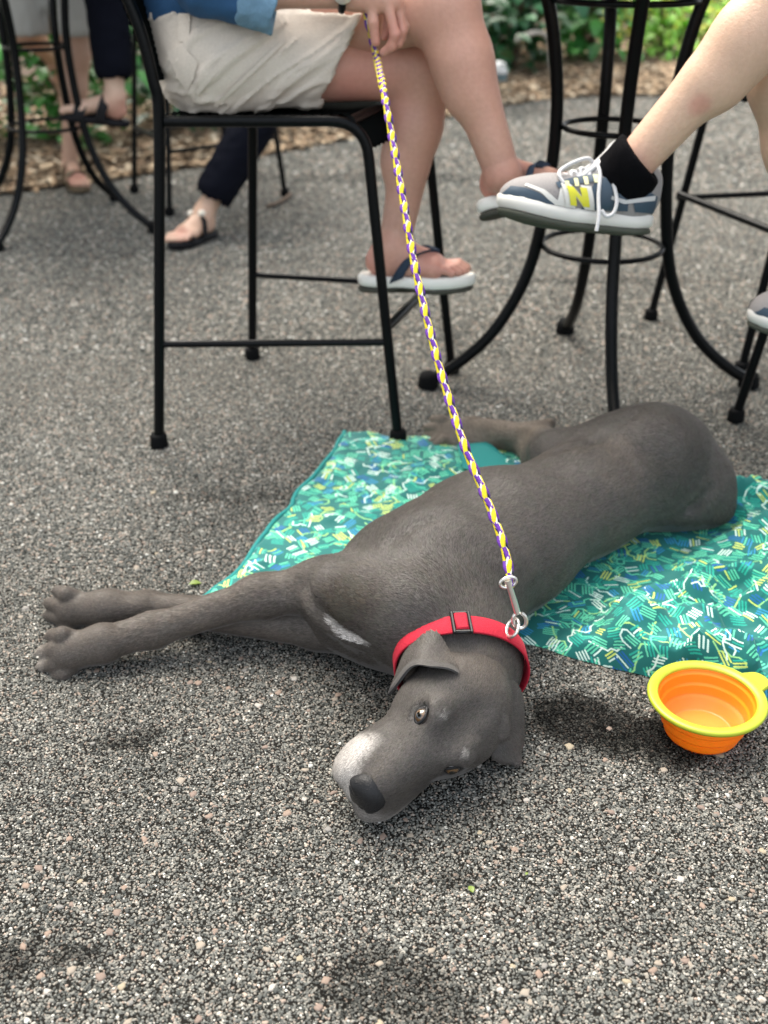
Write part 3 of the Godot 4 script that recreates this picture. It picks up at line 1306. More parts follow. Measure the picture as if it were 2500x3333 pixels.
func blanket_at(u: float, w: float) -> Vector3:
	var p := along(FAR_EDGE, u).lerp(along(NEAR_EDGE, u), w)
	p += Vector2(noise.get_noise_2d(w * 3.0, 2.0), noise.get_noise_2d(u * 4.0, 8.0)) * 0.024 + Vector2(0.018 * sin(w * PI) * (1.0 - u), 0)
	var edge := minf(minf(w, 1.0 - w) * 0.72, minf(u, 1.0 - u) * 1.3)
	var right := smoothstep(0.16, 0.36, p.x + 0.40 * (p.y + 1.6))
	var n1 := noise.get_noise_2d(p.x * 3.0 + 3.0, p.y * 3.0)
	var ridge := 1.0 - absf(noise.get_noise_2d(p.x * 1.7 + p.y * 1.6, p.y * 2.8 - p.x * 1.0 + 7.0)) * 3.2
	var h := lerpf(0.010 + 0.012 * n1 + 0.010 * maxf(ridge, 0.0) * ridge, 0.032 + 0.055 * n1 + 0.048 * maxf(ridge, 0.0) * ridge, right)
	var wrinkle := 1.0 - absf(noise.get_noise_2d(p.x * 5.2 - p.y * 2.6 + 11.0, p.y * 3.4 + p.x * 2.2)) * 3.4
	h += lerpf(0.006, 0.024, right) * maxf(wrinkle, 0.0) * wrinkle
	h = maxf(h, 0.006)
	# the dog's weight presses it flat
	var along_dog := Vector2(0.09, -1.49)
	var dirn := Vector2(0.744, -0.668)
	var q := p - along_dog
	var side := absf(q.cross(dirn) + 0.02)
	if q.dot(dirn) > -0.2 and q.dot(dirn) < 0.75:
		h = lerpf(0.006, h, smoothstep(0.06, 0.20, side))
	var lip := clampf(edge / 0.022, 0.0, 1.0)
	return Vector3(p.x, 0.002 + h * sqrt(maxf(0.0, 1.0 - (1.0 - lip) * (1.0 - lip))), p.y)


func build_blanket() -> void:
	var o := base("blanket")
	tag(o, "rumpled teal green picnic blanket with doodled print under the dog", "blanket")
	const NU := 170
	const NW := 96
	var v := PackedVector3Array()
	var nm := PackedVector3Array()
	var uv := PackedVector2Array()
	var ix := PackedInt32Array()
	for j in NW + 1:
		for i in NU + 1:
			var p := blanket_at(float(i) / NU, float(j) / NW)
			v.append(p)
			uv.append(Vector2(p.x + p.y * 0.5, p.z - p.y * 0.7).rotated(0.45) / 0.62)
	nm.resize(v.size())
	for j in NW:
		for i in NU:
			var a := j * (NU + 1) + i
			for t in [[a, a + 1, a + NU + 1], [a + 1, a + NU + 2, a + NU + 1]]:
				ix.append_array(t)
				var fn := (v[t[2]] - v[t[0]]).cross(v[t[1]] - v[t[0]])
				for k in t: nm[k] += fn
	for i in nm.size(): nm[i] = nm[i].normalized()
	var m := StandardMaterial3D.new()
	m.albedo_texture = fabric_print()
	m.roughness = 0.72
	m.rim_enabled = true
	m.rim = 0.2
	put("cloth", arrays(v, nm, ix, null, uv), m, o)
	var hem := []
	for j in range(0, NW + 1, 3):
		hem.append(blanket_at(0.0, float(j) / NW) + Vector3(-0.003, 0.005, 0))
	var teal := cloth(0.010, 0.23, 0.22)
	var hm := put("hem", tube(hem, 0.0055, 8), teal, o)
	hm.set_meta("label", "plain teal binding along the blanket's left edge")
	# a corner folded over, showing the plain back
	var st := begin()
	st.set_smooth_group(1)
	var f := [Vector3(0.1672, 0.0200, -2.2899), Vector3(0.2342, 0.0350, -2.2630), Vector3(0.2874, 0.0200, -2.1740), Vector3(0.1729, 0.0300, -2.1311), Vector3(0.2179, 0.0400, -2.0672), Vector3(0.2655, 0.0300, -2.0437)]
	for k in [[0, 1, 3], [1, 4, 3], [1, 2, 4], [2, 5, 4]]:
		for e in k: st.add_vertex(f[e])
	for k in [[0, 3, 1], [1, 3, 4], [1, 4, 2], [2, 4, 5]]:
		for e in k: st.add_vertex(f[e] + Vector3(0, -0.012, 0))
	st.generate_normals()
	var fc := put("folded_corner", st.commit(), teal, o)
	fc.set_meta("label", "plain teal back of the blanket where it folds over")


# ---------------------------------------------------------------- the bowl
func build_bowl() -> void:
	var o := base("dog_bowl", Vector3(0.4835, 0.0, -1.290))
	tag(o, "orange collapsible dog bowl with lime green rim on the pavement", "bowl")
	var outer := [[0.0, 0.002], [0.046, 0.002], [0.054, 0.0035], [0.0565, 0.008], [0.0595, 0.020], [0.0602, 0.0225], [0.0627, 0.0240], [0.0635, 0.0265], [0.0657, 0.0385], [0.0662, 0.0405], [0.0686, 0.0420], [0.0692, 0.0445], [0.0708, 0.0560], [0.0714, 0.0580], [0.0738, 0.0595], [0.0745, 0.0620], [0.0752, 0.0660]]
	var inner := []
	for i in range(outer.size() - 1, 3, -1):
		inner.append([outer[i][0] - 0.0028, outer[i][1] + 0.0012])
	inner.append([0.048, 0.0075])
	inner.append([0.044, 0.0058])
	inner.append([0.0, 0.0058])
	put("body", lathe(outer + inner, 72), M.orange, o)
	put("rim", lathe([[0.0735, 0.0635], [0.080, 0.0625], [0.086, 0.0640], [0.0880, 0.0675], [0.0872, 0.0710], [0.0840, 0.0728], [0.0770, 0.0722], [0.0722, 0.0700], [0.0712, 0.0665], [0.0735, 0.0635]], 80), M.lime, o)
	var tab := PackedVector2Array()
	for i in 13:
		var a := -PI / 2 + PI * i / 12
		tab.append(Vector2(0.098 + 0.014 * cos(a), 0.020 * sin(a)))
	tab.append(Vector2(0.080, 0.024))
	tab.append(Vector2(0.080, -0.024))
	var h := put("handle_tab", slab(tab, 0.0642, 0.0712, null, 0.0018), M.lime, o)
	h.rotation.y = 0.42
	var w := put("drinking_water", lathe([[0.0608, 0.0285], [0.030, 0.0286], [0.0, 0.0286]], 60), M.water)
	w.position = o.position
	tag(w, "clear water lying in the orange dog bowl", "water")


# ---------------------------------------------------------------- the dog
var dog_bones := []
var dog_head := Transform3D.IDENTITY
var neck_a := Vector3.ZERO
var neck_b := Vector3.ZERO


func hd(x: float, y: float, z: float) -> Vector3:
	return dog_head * Vector3(x, y, z)


func paw(list: Array, wrist: Vector3, tip: Vector3, spread: Vector3, size := 1.0) -> void:
	var fwd := (tip - wrist).normalized()
	var up := spread.cross(fwd).normalized()
	if up.y < 0: up = -up
	list.append(cap(wrist - fwd * 0.06, wrist, 0.014 * size, 0.0275 * size, 0.02))
	list.append(cap(wrist, wrist.lerp(tip, 0.58), 0.028 * size, 0.029 * size, 0.02))
	for k in 4:
		var s := (k - 1.5) / 1.5
		var reach := 1.0 - 0.16 * s * s
		var root := wrist.lerp(tip, 0.45) + spread * s * 0.019 * size
		var knuckle := wrist.lerp(tip, 0.74 * reach) + spread * s * 0.029 * size + up * 0.009 * size
		var end := wrist.lerp(tip, 0.97 * reach) + spread * s * 0.032 * size - up * 0.004 * size
		list.append(cap(root, knuckle, 0.0125 * size, 0.0140 * size, 0.004))
		list.append(cap(knuckle, end, 0.0140 * size, 0.0110 * size, 0.002))
		list.append(cap(end + fwd * 0.008 * size, end + fwd * 0.019 * size - up * 0.004 * size, 0.0042 * size, 0.002 * size, 0.003))


func dog_paint(p: Vector3, n: Vector3) -> Color:
	var q := dog_head.affine_inverse() * p
	var c := Vector3(0.072, 0.0655, 0.0600)
	var m1 := noise.get_noise_3dv(p * 6.0)
	var fine := noise.get_noise_3dv(p * 180.0)
	c *= 1.0 + 0.14 * m1 + 0.10 * fine
	# warm, worn patches of thinner hair
	c = c.lerp(Vector3(0.105, 0.085, 0.068) * (1.0 + 0.1 * fine), 0.40 * smoothstep(0.05, 0.45, noise.get_noise_3dv(p * 3.3 + Vector3(4, 1, 2))))
	var white := Vector3(0.60, 0.57, 0.54)
	# frosted muzzle
	if q.z > 0.05 and absf(q.x) < 0.12 and absf(q.y) < 0.12:
		var g := smoothstep(0.078, 0.108, q.z + 0.010 * fine + 0.012 * m1) * smoothstep(0.012, -0.006, q.y - 0.15 * maxf(q.x, 0.0) + 0.006 * fine)
		c = c.lerp(white * 0.85, g * (0.85 if q.x > 0.0 else 0.35))
	# specks of white over the eye and dark rims round it
	if q.z > -0.06 and q.z < 0.08:
		for s in [-1.0, 1.0]:
			var e: float = (q - Vector3(EYE.x * s, EYE.y, EYE.z)).length()
			c = c.lerp(Vector3(0.016, 0.014, 0.014), 0.9 * smoothstep(0.0235, 0.0165, e + 0.001 * fine))
			var w: float = (q - Vector3(0.030 * s, 0.058, 0.010)).length()
			c = c.lerp(white, 0.22 * smoothstep(0.009, 0.003, w + 0.007 * fine))
	# white blaze on the chest
	var t := clampf((p - CHEST_A).dot(CHEST_B - CHEST_A) / (CHEST_B - CHEST_A).length_squared(), 0.0, 1.0)
	var dd := (p - CHEST_A.lerp(CHEST_B, t)).length() + 0.003 * m1 + 0.0012 * fine
	var wide := 0.0050 + 0.0065 * sin(PI * clampf(t * 0.8 + 0.1, 0.0, 1.0))
	c = c.lerp(Vector3(0.74, 0.71, 0.68), smoothstep(wide + 0.0015, wide - 0.0015, dd))
	# white tips of the toes
	for tip in [PAW_A, PAW_B, PAW_C]:
		c = c.lerp(Vector3(0.50, 0.46, 0.41), 0.7 * smoothstep(0.030, 0.012, (p - tip).length() + 0.010 * fine))
	# thin fawn hair on the hind foot
	c = c.lerp(Vector3(0.230, 0.185, 0.145) * (1.0 + 0.12 * fine), 0.75 * smoothstep(0.30, 0.10, (p - Vector3(0.22, 0.05, -2.30)).length() + 0.05 * m1))
	c = c.lerp(Vector3(0.118, 0.098, 0.082) * (1.0 + 0.12 * fine), 0.55 * smoothstep(0.36, 0.16, (p - Vector3(-0.38, 0.06, -1.49)).length() + 0.08 * m1))  # light falling along the forelegs, painted in as a paler tone
	# a darker patch behind the elbow
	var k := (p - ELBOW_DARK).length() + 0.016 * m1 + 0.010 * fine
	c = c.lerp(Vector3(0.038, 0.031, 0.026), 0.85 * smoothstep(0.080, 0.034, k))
	return Color(c.x, c.y, c.z)


const EYE := Vector3(0.0395, 0.031, 0.022)
const CHEST_A := Vector3(-0.0985, 0.139, -1.404)
const CHEST_B := Vector3(-0.022, 0.111, -1.350)
const PAW_A := Vector3(-0.5633, 0.0200, -1.4537)
const PAW_B := Vector3(-0.5666, 0.0300, -1.6150)
const PAW_C := Vector3(0.1051, 0.0200, -2.3594)
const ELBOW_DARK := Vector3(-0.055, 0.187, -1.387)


func build_dog() -> void:
	var up := Vector3.UP
	var L := []
	var P := []
	# trunk, lying on its side: deep from back to brisket, narrow from side to side
	var sh := Vector3(0.0534, 0.1120, -1.5476)
	var md := Vector3(0.1938, 0.1150, -1.6650)
	var lo := Vector3(0.3774, 0.1080, -1.8335)
	var pv := Vector3(0.5387, 0.1080, -1.9653)
	L.append(cap(sh, md, 0.132, 0.138, 0.05, 1.20, up))
	L.append(cap(md, lo, 0.138, 0.105, 0.05, 1.15, up))
	L.append(cap(lo, pv, 0.105, 0.108, 0.05, 1.02, up))
	L.append(cap(Vector3(0.0042, 0.0950, -1.4921), Vector3(0.1205, 0.1300, -1.5438), 0.088, 0.120, 0.06, 1.1, up))      # brisket and shoulder
	L.append(cap(Vector3(0.1252, 0.1200, -1.4887), Vector3(0.0760, 0.1600, -1.5102), 0.085, 0.075, 0.06))               # shoulder blade
	# near hindquarter
	L.append(ell(Vector3(0.5382, 0.1280, -1.9608), Vector3(0.130, 0.112, 0.125), Basis(Vector3.UP, 0.72), 0.05))
	L.append(cap(Vector3(0.5262, 0.1720, -1.9126), Vector3(0.3524, 0.1300, -1.9842), 0.092, 0.050, 0.04))
	L.append(cap(Vector3(0.3477, 0.1300, -1.9842), Vector3(0.3444, 0.0780, -2.1836), 0.046, 0.027, 0.03))
	L.append(cap(Vector3(0.3764, 0.0850, -2.2424), Vector3(0.3383, 0.0700, -2.2129), 0.012, 0.026, 0.02))
	L.append(cap(Vector3(0.3418, 0.0700, -2.2080), Vector3(0.2049, 0.0450, -2.3048), 0.027, 0.025, 0.025))
	paw(P, Vector3(0.2053, 0.0430, -2.3091), Vector3(0.0965, 0.0240, -2.3324), (Vector3(0.1853, 0.0100, -2.3161) - Vector3(0.1850, 0.0500, -2.3328)).normalized(), 0.86)
	# far hind leg, under the other
	L.append(cap(Vector3(0.5568, 0.0700, -2.0514), Vector3(0.3500, 0.0550, -2.1035), 0.085, 0.050, 0.04))
	L.append(cap(Vector3(0.3500, 0.0550, -2.1035), Vector3(0.3184, 0.0300, -2.2538), 0.045, 0.024, 0.02))
	L.append(cap(Vector3(0.3184, 0.0300, -2.2538), Vector3(0.1933, 0.0240, -2.2814), 0.023, 0.020, 0.02))
	paw(P, Vector3(0.1937, 0.0220, -2.2856), Vector3(0.1034, 0.0140, -2.3076), Vector3(0.1, 0.2, 1).normalized(), 0.72)
	# tail, laid along the ground behind the thigh
	var tail := [Vector3(0.6358, 0.1000, -1.9199), Vector3(0.6650, 0.0500, -1.9153), Vector3(0.6125, 0.0360, -1.8649), Vector3(0.5475, 0.0320, -1.8176)]
	L.append(cap(tail[0], tail[1], 0.050, 0.030, 0.05))
	L.append(ell(Vector3(0.6075, 0.0720, -1.9473), Vector3(0.098, 0.072, 0.090), Basis(Vector3.UP, 0.72), 0.05))
	# upper foreleg
	var e1 := Vector3(-0.0991, 0.1200, -1.5123)
	var w1 := Vector3(-0.3840, 0.0520, -1.4847)
	L.append(cap(Vector3(0.0502, 0.1500, -1.3851), Vector3(-0.0664, 0.1350, -1.4592), 0.080, 0.056, 0.05))
	L.append(cap(Vector3(-0.0397, 0.1400, -1.4253), e1, 0.050, 0.044, 0.03))
	L.append(cap(e1, Vector3(-0.2073, 0.1000, -1.5122), 0.042, 0.0330, 0.03))
	L.append(cap(Vector3(-0.2073, 0.1000, -1.5122), w1, 0.0330, 0.0255, 0.03))
	L.append(cap(w1, Vector3(-0.4609, 0.0420, -1.4621), 0.0285, 0.0285, 0.02))
	paw(P, Vector3(-0.4609, 0.0420, -1.4621), Vector3(-0.5657, 0.0180, -1.4500), (Vector3(-0.5198, 0.0050, -1.4484) - Vector3(-0.5191, 0.0500, -1.4704)).normalized(), 1.08)
	# lower foreleg
	var e2 := Vector3(-0.1083, 0.0480, -1.5038)
	var w2 := Vector3(-0.4124, 0.0320, -1.5828)
	L.append(cap(Vector3(0.0301, 0.0800, -1.4322), Vector3(-0.0687, 0.0620, -1.4864), 0.062, 0.046, 0.04))
	P.append(cap(Vector3(-0.0072, 0.0700, -1.4514), e2, 0.050, 0.040, 0.03))
	P.append(cap(e2, w2, 0.038, 0.0255, 0.02))
	P.append(cap(w2, Vector3(-0.4834, 0.0340, -1.5755), 0.0265, 0.027, 0.02))
	paw(P, Vector3(-0.4784, 0.0360, -1.5726), Vector3(-0.5947, 0.0200, -1.5919), (Vector3(-0.5536, 0.0050, -1.5822) - Vector3(-0.5506, 0.0500, -1.5951)).normalized(), 1.02)
	# head: x to the dog's right (upwards here), y to the crown, z to the nose
	var f := Vector3(-0.70, -0.15, 0.69).normalized()
	var d0 := Vector3.UP.cross(f).normalized()
	var lift := f.cross(d0).normalized()
	if lift.y < 0: lift = -lift
	var roll := deg_to_rad(36.0)
	var dors := (d0 * cos(roll) + lift * sin(roll)).normalized()
	var right := dors.cross(f).normalized()
	if right.y < 0: right = -right
	dog_head = Transform3D(Basis(right, dors, f), Vector3(0.0732, 0.0880, -1.1870))
	neck_a = Vector3(0.0946, 0.1200, -1.4819)
	neck_b = hd(0.0, -0.034, -0.080)
	var neck_m := Vector3(0.1224, 0.0940, -1.3482)
	L.append(cap(neck_a, neck_m, 0.108, 0.080, 0.05))
	L.append(cap(neck_m, neck_b, 0.080, 0.066, 0.04))
	L[-1].flow = -1.0
	L[-2].flow = -1.0
	var H := []
	H.append(cap(neck_m.lerp(neck_b, 0.45), neck_b, 0.0740, 0.066, 0.04))
	var hb := dog_head.basis
	H.append(ell(hd(0, -0.006, -0.055), Vector3(0.064, 0.052, 0.078), hb, 0.04))
	H.append(ell(hd(0, 0.016, -0.006), Vector3(0.050, 0.038, 0.060), hb, 0.03))
	H.append(cap(hd(0, 0.004, 0.020), hd(0, -0.006, 0.108), 0.044, 0.036, 0.03))
	H.append(cap(hd(0, 0.018, 0.020), hd(0, 0.008, 0.126), 0.026, 0.020, 0.02))
	for s in [-1.0, 1.0]:
		H.append(ell(hd(0.028 * s, -0.026, 0.106), Vector3(0.030, 0.039, 0.048), hb, 0.018))     # lips
		H.append(ell(hd(0.024 * s, -0.026, 0.055), Vector3(0.032, 0.036, 0.062), hb, 0.02))
		H.append(ell(hd(0.046 * s, -0.018, -0.030), Vector3(0.030, 0.046, 0.052), hb, 0.03))    # cheek
		H.append(ell(hd(0.034 * s, 0.043, 0.006), Vector3(0.017, 0.010, 0.020), hb, 0.022))     # brow
		H.append(cut(ell(hd(EYE.x * s * 1.14, EYE.y + 0.005, EYE.z + 0.004), Vector3(0.0115, 0.0095, 0.0135), hb), 0.010))
	H.append(cut(cap(hd(0, 0.066, -0.050), hd(0, 0.066, 0.030), 0.012, 0.010), 0.030))           # furrow of the brow
	H.append(cap(hd(0, -0.046, 0.010), hd(0, -0.046, 0.100), 0.030, 0.022, 0.012))              # lower jaw
	H.append(cap(hd(0, 0.004, 0.122), hd(0, -0.020, 0.127), 0.023, 0.027, 0.012))
	# the ear that lies on the upper cheek
	var ear1 := flap([[Vector3(0.1054, 0.1600, -1.2221), Vector3(0.0676, 0.1820, -1.2132), Vector3(0.0330, 0.1580, -1.2332), Vector3(0.0058, 0.0920, -1.2600)],
		[Vector3(0.1033, 0.1660, -1.2333), Vector3(0.0691, 0.1810, -1.2500), Vector3(0.0361, 0.1630, -1.2590), Vector3(0.0139, 0.1080, -1.2656)],
		[Vector3(0.0992, 0.1660, -1.2528), Vector3(0.0773, 0.1830, -1.2899), Vector3(0.0451, 0.1660, -1.3045), Vector3(0.0222, 0.1180, -1.2878)]], 0.0036)
	var G := []
	# the ear that falls to the ground
	var gn := Vector3(0.62, 0.40, 0.66)
	G.append(cap(hd(-0.040, 0.034, -0.082), Vector3(0.1650, 0.0750, -1.2450), 0.026, 0.040, 0.03, 4.5, gn))
	G.append(cap(Vector3(0.1650, 0.0750, -1.2450), Vector3(0.1793, 0.0300, -1.2284), 0.040, 0.026, 0.03, 5.0, gn))
	G.append(cap(Vector3(0.1793, 0.0300, -1.2284), Vector3(0.1940, 0.0120, -1.2168), 0.022, 0.008, 0.02, 3.0, Vector3(0.4, 0.8, 0.4)))
	# wrinkles behind the ears
	for k in 3:
		H.append(cut(cap(hd(0.03 - 0.03 * k, 0.062, -0.118 - 0.008 * k), hd(-0.03 - 0.02 * k, 0.058, -0.112 - 0.014 * k), 0.004, 0.004), 0.014))
	for g in [[Vector3(0.296, 0.209, -1.833), Vector3(0.402, 0.224, -1.873), 0.005], [Vector3(0.402, 0.224, -1.873), Vector3(0.484, 0.262, -1.918), 0.005],
			[Vector3(0.534, 0.042, -1.802), Vector3(0.600, 0.090, -1.845), 0.005], [Vector3(0.600, 0.090, -1.845), Vector3(0.626, 0.124, -1.848), 0.004],
			[Vector3(-0.129, 0.156, -1.464), Vector3(-0.104, 0.141, -1.404), 0.006], [Vector3(-0.104, 0.141, -1.404), Vector3(-0.024, 0.110, -1.350), 0.005],
			[Vector3(0.013, 0.236, -1.478), Vector3(0.090, 0.262, -1.513), 0.005]]:
		L.append(cut(cap(g[0], g[1], g[2], g[2]), 0.022))
	dog_bones = L + P + H
	var o := base("dog", Vector3.ZERO)
	tag(o, "grey short-haired dog lying on its side, head on the pavement", "dog")
	# trunk and legs on one grid, the head on a finer one, joined in a single mesh
	var away := neck_a.lerp(neck_b, 0.80)
	var axis := (neck_b - neck_a).normalized()
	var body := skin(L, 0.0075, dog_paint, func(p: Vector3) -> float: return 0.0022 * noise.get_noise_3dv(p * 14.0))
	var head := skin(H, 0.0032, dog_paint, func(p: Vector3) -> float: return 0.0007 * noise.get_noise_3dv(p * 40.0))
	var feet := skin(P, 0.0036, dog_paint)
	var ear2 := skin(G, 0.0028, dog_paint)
	for q: Bone in H: q.flow = -1.0
	var whole := joined([body, head, feet, ear1, ear2])
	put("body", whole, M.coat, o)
	fur(whole, L + P + H + G, o)
	# nose
	var nb := [ell(hd(0, 0.009, 0.1355), Vector3(0.0270, 0.0215, 0.020), hb), ell(hd(0, -0.010, 0.1415), Vector3(0.0175, 0.017, 0.014), hb, 0.012)]
	for s in [-1.0, 1.0]:
		nb.append(ell(hd(0.0155 * s, 0.002, 0.1430), Vector3(0.0125, 0.0125, 0.013), hb, 0.008))
		nb.append(cut(cap(hd(0.0125 * s, 0.001, 0.1605), hd(0.0215 * s, -0.004, 0.152), 0.0046, 0.0036), 0.003))
	nb.append(cut(cap(hd(0, -0.022, 0.150), hd(0, 0.000, 0.153), 0.0012, 0.0010), 0.003))
	put("nose", skin(nb, 0.0016), M.nose, o)
	# eyes
	for s in [-1.0, 1.0]:
		var e := put("eye", eyeball(0.0118), M.eye, o)
		e.transform = Transform3D(hb * Basis.looking_at(Vector3(-0.62 * s, -0.42, -0.66).normalized(), Vector3.UP), hd(EYE.x * s, EYE.y, EYE.z))
		e.set_meta("label", "amber eye of the dog")
	# eyelids as soft rims
	for s in [-1.0, 1.0]:
		var rim := []
		var outd := (hb * Vector3(0.72 * s, 0.45, 0.50)).normalized()
		var c := hd(EYE.x * s, EYE.y, EYE.z) + outd * 0.0072
		var lx := (hb * Vector3(-0.35 * s, -0.2, 0.9)).normalized()
		lx = (lx - outd * lx.dot(outd)).normalized()
		var ly := outd.cross(lx)
		for i in 25:
			var a := TAU * i / 24
			rim.append(c + lx * cos(a) * 0.0122 + ly * sin(a) * 0.0078 * (1.0 - 0.25 * absf(cos(a))) - outd * 0.0030 * cos(a) * cos(a))
		put("eyelid", tube(rim, 0.0026, 8, false), M.nose, o)


func eyeball(r: float) -> ArrayMesh:
	# looks along its own +z
	var v := PackedVector3Array()
	var nm := PackedVector3Array()
	var col := PackedColorArray()
	var ix := PackedInt32Array()
	var rows := 40
	var cols := 36
	for i in rows + 1:
		var a := PI * pow(float(i) / rows, 1.25)
		for j in cols + 1:
			var b := TAU * j / cols
			var d := Vector3(sin(a) * cos(b), sin(a) * sin(b), cos(a))
			v.append(d * r * (1.0 + 0.05 * smoothstep(0.75, 0.3, a)))
			nm.append(d)
			var c := Color(0.07, 0.055, 0.05)
			if a < 0.36: c = Color(0.003, 0.003, 0.003)
			elif a < 0.84:
				var f := 0.8 + 0.3 * sin(b * 17.0) * sin(b * 7.0 + 1.0)
				c = Color(0.12 * f, 0.066 * f, 0.028 * f)
			elif a < 0.92: c = Color(0.03, 0.02, 0.015)
			col.append(c)
	for i in rows:
		for j in cols:
			var a := i * (cols + 1) + j
			var b := a + cols + 1
			ix.append_array([a, a + 1, b, a + 1, b + 1, b])
	return arrays(v, nm, ix, col)


# ---------------------------------------------------------------- collar and leash
var collar_c := Vector3.ZERO
var collar_u := Vector3.ZERO
var collar_w := Vector3.ZERO
var collar_n := Vector3.ZERO


func on_neck(angle: float, off: float, rise: float) -> Vector3:
	var d := collar_u * cos(angle) + collar_w * sin(angle)
	var at := collar_c + collar_n * off + d * 0.22
	for s in 50:
		var e := field(dog_bones, at)
		if e < 0.0004: break
		at -= d * e * 0.6
		if (at - collar_c).dot(d) < 0.04: break
	at.y = maxf(at.y, 0.004)
	return at + d * rise


func build_collar_and_leash() -> void:
	var o := base("dog_collar")
	tag(o, "red webbing collar with black slider on the grey dog's neck", "collar")
	collar_c = Vector3(0.1239, 0.0900, -1.3268)
	collar_n = (neck_b - neck_a).normalized()
	collar_u = collar_n.cross(Vector3.UP).normalized()
	if collar_u.x < 0: collar_u = -collar_u
	collar_w = collar_n.cross(collar_u).normalized()
	if collar_w.y < 0: collar_w = -collar_w
	const NA := 96
	var radii := []
	var at := []
	for i in NA: at.append(on_neck(TAU * i / NA, 0.0, 0.0025))
	# even out the ring
	for pass_n in 6:
		var next := []
		for i in NA: next.append((at[i] * 2 + at[(i + 1) % NA] + at[(i + NA - 1) % NA]) / 4)
		at = next
	var v := PackedVector3Array()
	var uvn := PackedVector3Array()
	var ix := PackedInt32Array()
	const HALF := 0.0170
	var sect := [[-HALF, 0.0], [-HALF, 0.0022], [-HALF + 0.001, 0.0032], [HALF - 0.001, 0.0032], [HALF, 0.0022], [HALF, 0.0]]
	for i in NA:
		var d: Vector3 = (at[i] - collar_c)
		d = (d - collar_n * d.dot(collar_n)).normalized()
		for s in sect: v.append(at[i] + collar_n * s[0] + d * (s[1] + 0.001))
	var K := sect.size()
	for i in NA:
		for k in K:
			var a := i * K + k
			var b := i * K + (k + 1) % K
			var c := ((i + 1) % NA) * K + k
			var d2 := ((i + 1) % NA) * K + (k + 1) % K
			ix.append_array([a, c, b, b, c, d2])
	var st := begin()
	st.set_smooth_group(0)
	for i in ix: st.add_vertex(v[i])
	st.generate_normals()
	put("strap", st.commit(), M.collar, o)
	var frame := func(k: int, rise: float) -> Transform3D:
		var p: Vector3 = at[k % NA]
		var t: Vector3 = (at[(k + 2) % NA] - at[(k + NA - 2) % NA]).normalized()
		var d := t.cross(collar_n).normalized()
		if d.dot(p - collar_c) < 0: d = -d
		return Transform3D(Basis(t, d, t.cross(d)), p + d * rise)
	# slider: two bars and two ends round a raised loop of webbing
	var ks := SLIDER
	var fr: Transform3D = frame.call(ks, 0.006)
	var sl := put("slider", joined([box(Vector3(0.005, 0.006, 0.042), 0.0015)]), M.plastic_black, o)
	sl.transform = fr.translated_local(Vector3(-0.0125, 0, 0))
	for q in [[Vector3(0.0125, 0, 0), Vector3(0.005, 0.006, 0.042)], [Vector3(0, 0, 0.019), Vector3(0.021, 0.006, 0.005)], [Vector3(0, 0, -0.019), Vector3(0.021, 0.006, 0.005)]]:
		var bar := put("bar", box(q[1], 0.0015), M.plastic_black, sl)
		bar.position = q[0] - Vector3(-0.0125, 0, 0)
	var lp := put("webbing_loop", box(Vector3(0.019, 0.007, 0.032), 0.003), M.collar, o)
	lp.transform = frame.call(ks, 0.0085)
	# ring for the leash
	var kr := DRING
	var rt: Transform3D = frame.call(kr, 0.004)
	var ringp := PackedVector3Array()
	for i in 29:
		var a := TAU * i / 28
		ringp.append(rt * Vector3(0.004 * sin(a * 0.5), 0.012 + 0.013 * sin(a), 0.017 * cos(a)))
	put("ring", tube(ringp, 0.0026, 8, false), M.steel, o)
	# leash: rope of braided strands from the hand to the clip
	var lead := base("leash")
	tag(lead, "yellow and purple braided rope leash from the hand to the collar", "leash")
	var ring_top: Vector3 = rt * Vector3(0, 0.026, 0)
	var clip_end := Vector3(0.1816, 0.2430, -1.3225)
	var path := smooth_path([Vector3(-0.0536, 0.9924, -2.3600), Vector3(-0.0417, 0.9424, -2.3750), Vector3(-0.0301, 0.8962, -2.3750), Vector3(-0.0164, 0.8427, -2.3700), Vector3(-0.0004, 0.8150, -2.0495), Vector3(0.0155, 0.7480, -1.9393), Vector3(0.0327, 0.6720, -1.8281), Vector3(0.0505, 0.5920, -1.7279), Vector3(0.0740, 0.5120, -1.6340), Vector3(0.0975, 0.4460, -1.5571), Vector3(0.1237, 0.3850, -1.4865), Vector3(0.1519, 0.3340, -1.4259), Vector3(0.1729, 0.2910, -1.3768), Vector3(0.1814, 0.2600, -1.3432), clip_end], 26)
	var length := 0.0
	var dist := PackedFloat32Array([0.0])
	for i in path.size() - 1:
		length += path[i].distance_to(path[i + 1])
		dist.append(length)
	var strands := [[M.rope_yellow, 1.0, 0.0, 0.0040], [M.rope_yellow, 1.0, PI, 0.0040], [M.rope_white, 1.0, 0.85, 0.0023], [M.rope_white, 1.0, PI + 0.85, 0.0023], [M.rope_white, 1.0, -0.85, 0.0021], [M.rope_purple, -1.0, PI / 2, 0.0040], [M.rope_purple, -1.0, -PI / 2, 0.0040], [M.rope_navy, -1.0, PI / 2 + 0.9, 0.0021], [M.rope_navy, -1.0, -PI / 2 + 0.9, 0.0021]]
	for s in strands:
		var sp := PackedVector3Array()
		for i in path.size():
			var t := (path[mini(i + 1, path.size() - 1)] - path[maxi(i - 1, 0)]).normalized()
			var u := t.cross(Vector3(0.2, 0, 1)).normalized()
			var w := t.cross(u)
			var a: float = dist[i] / 0.080 * TAU * s[1] + s[2]
			var r: float = 0.0031 + 0.0010 * s[1] * cos(2.0 * a + PI)
			sp.append(path[i] + (u * cos(a) + w * sin(a)) * r)
		put("strand", tube(sp, s[3], 7), s[0], lead)
	var dirc := (ring_top - clip_end).normalized()
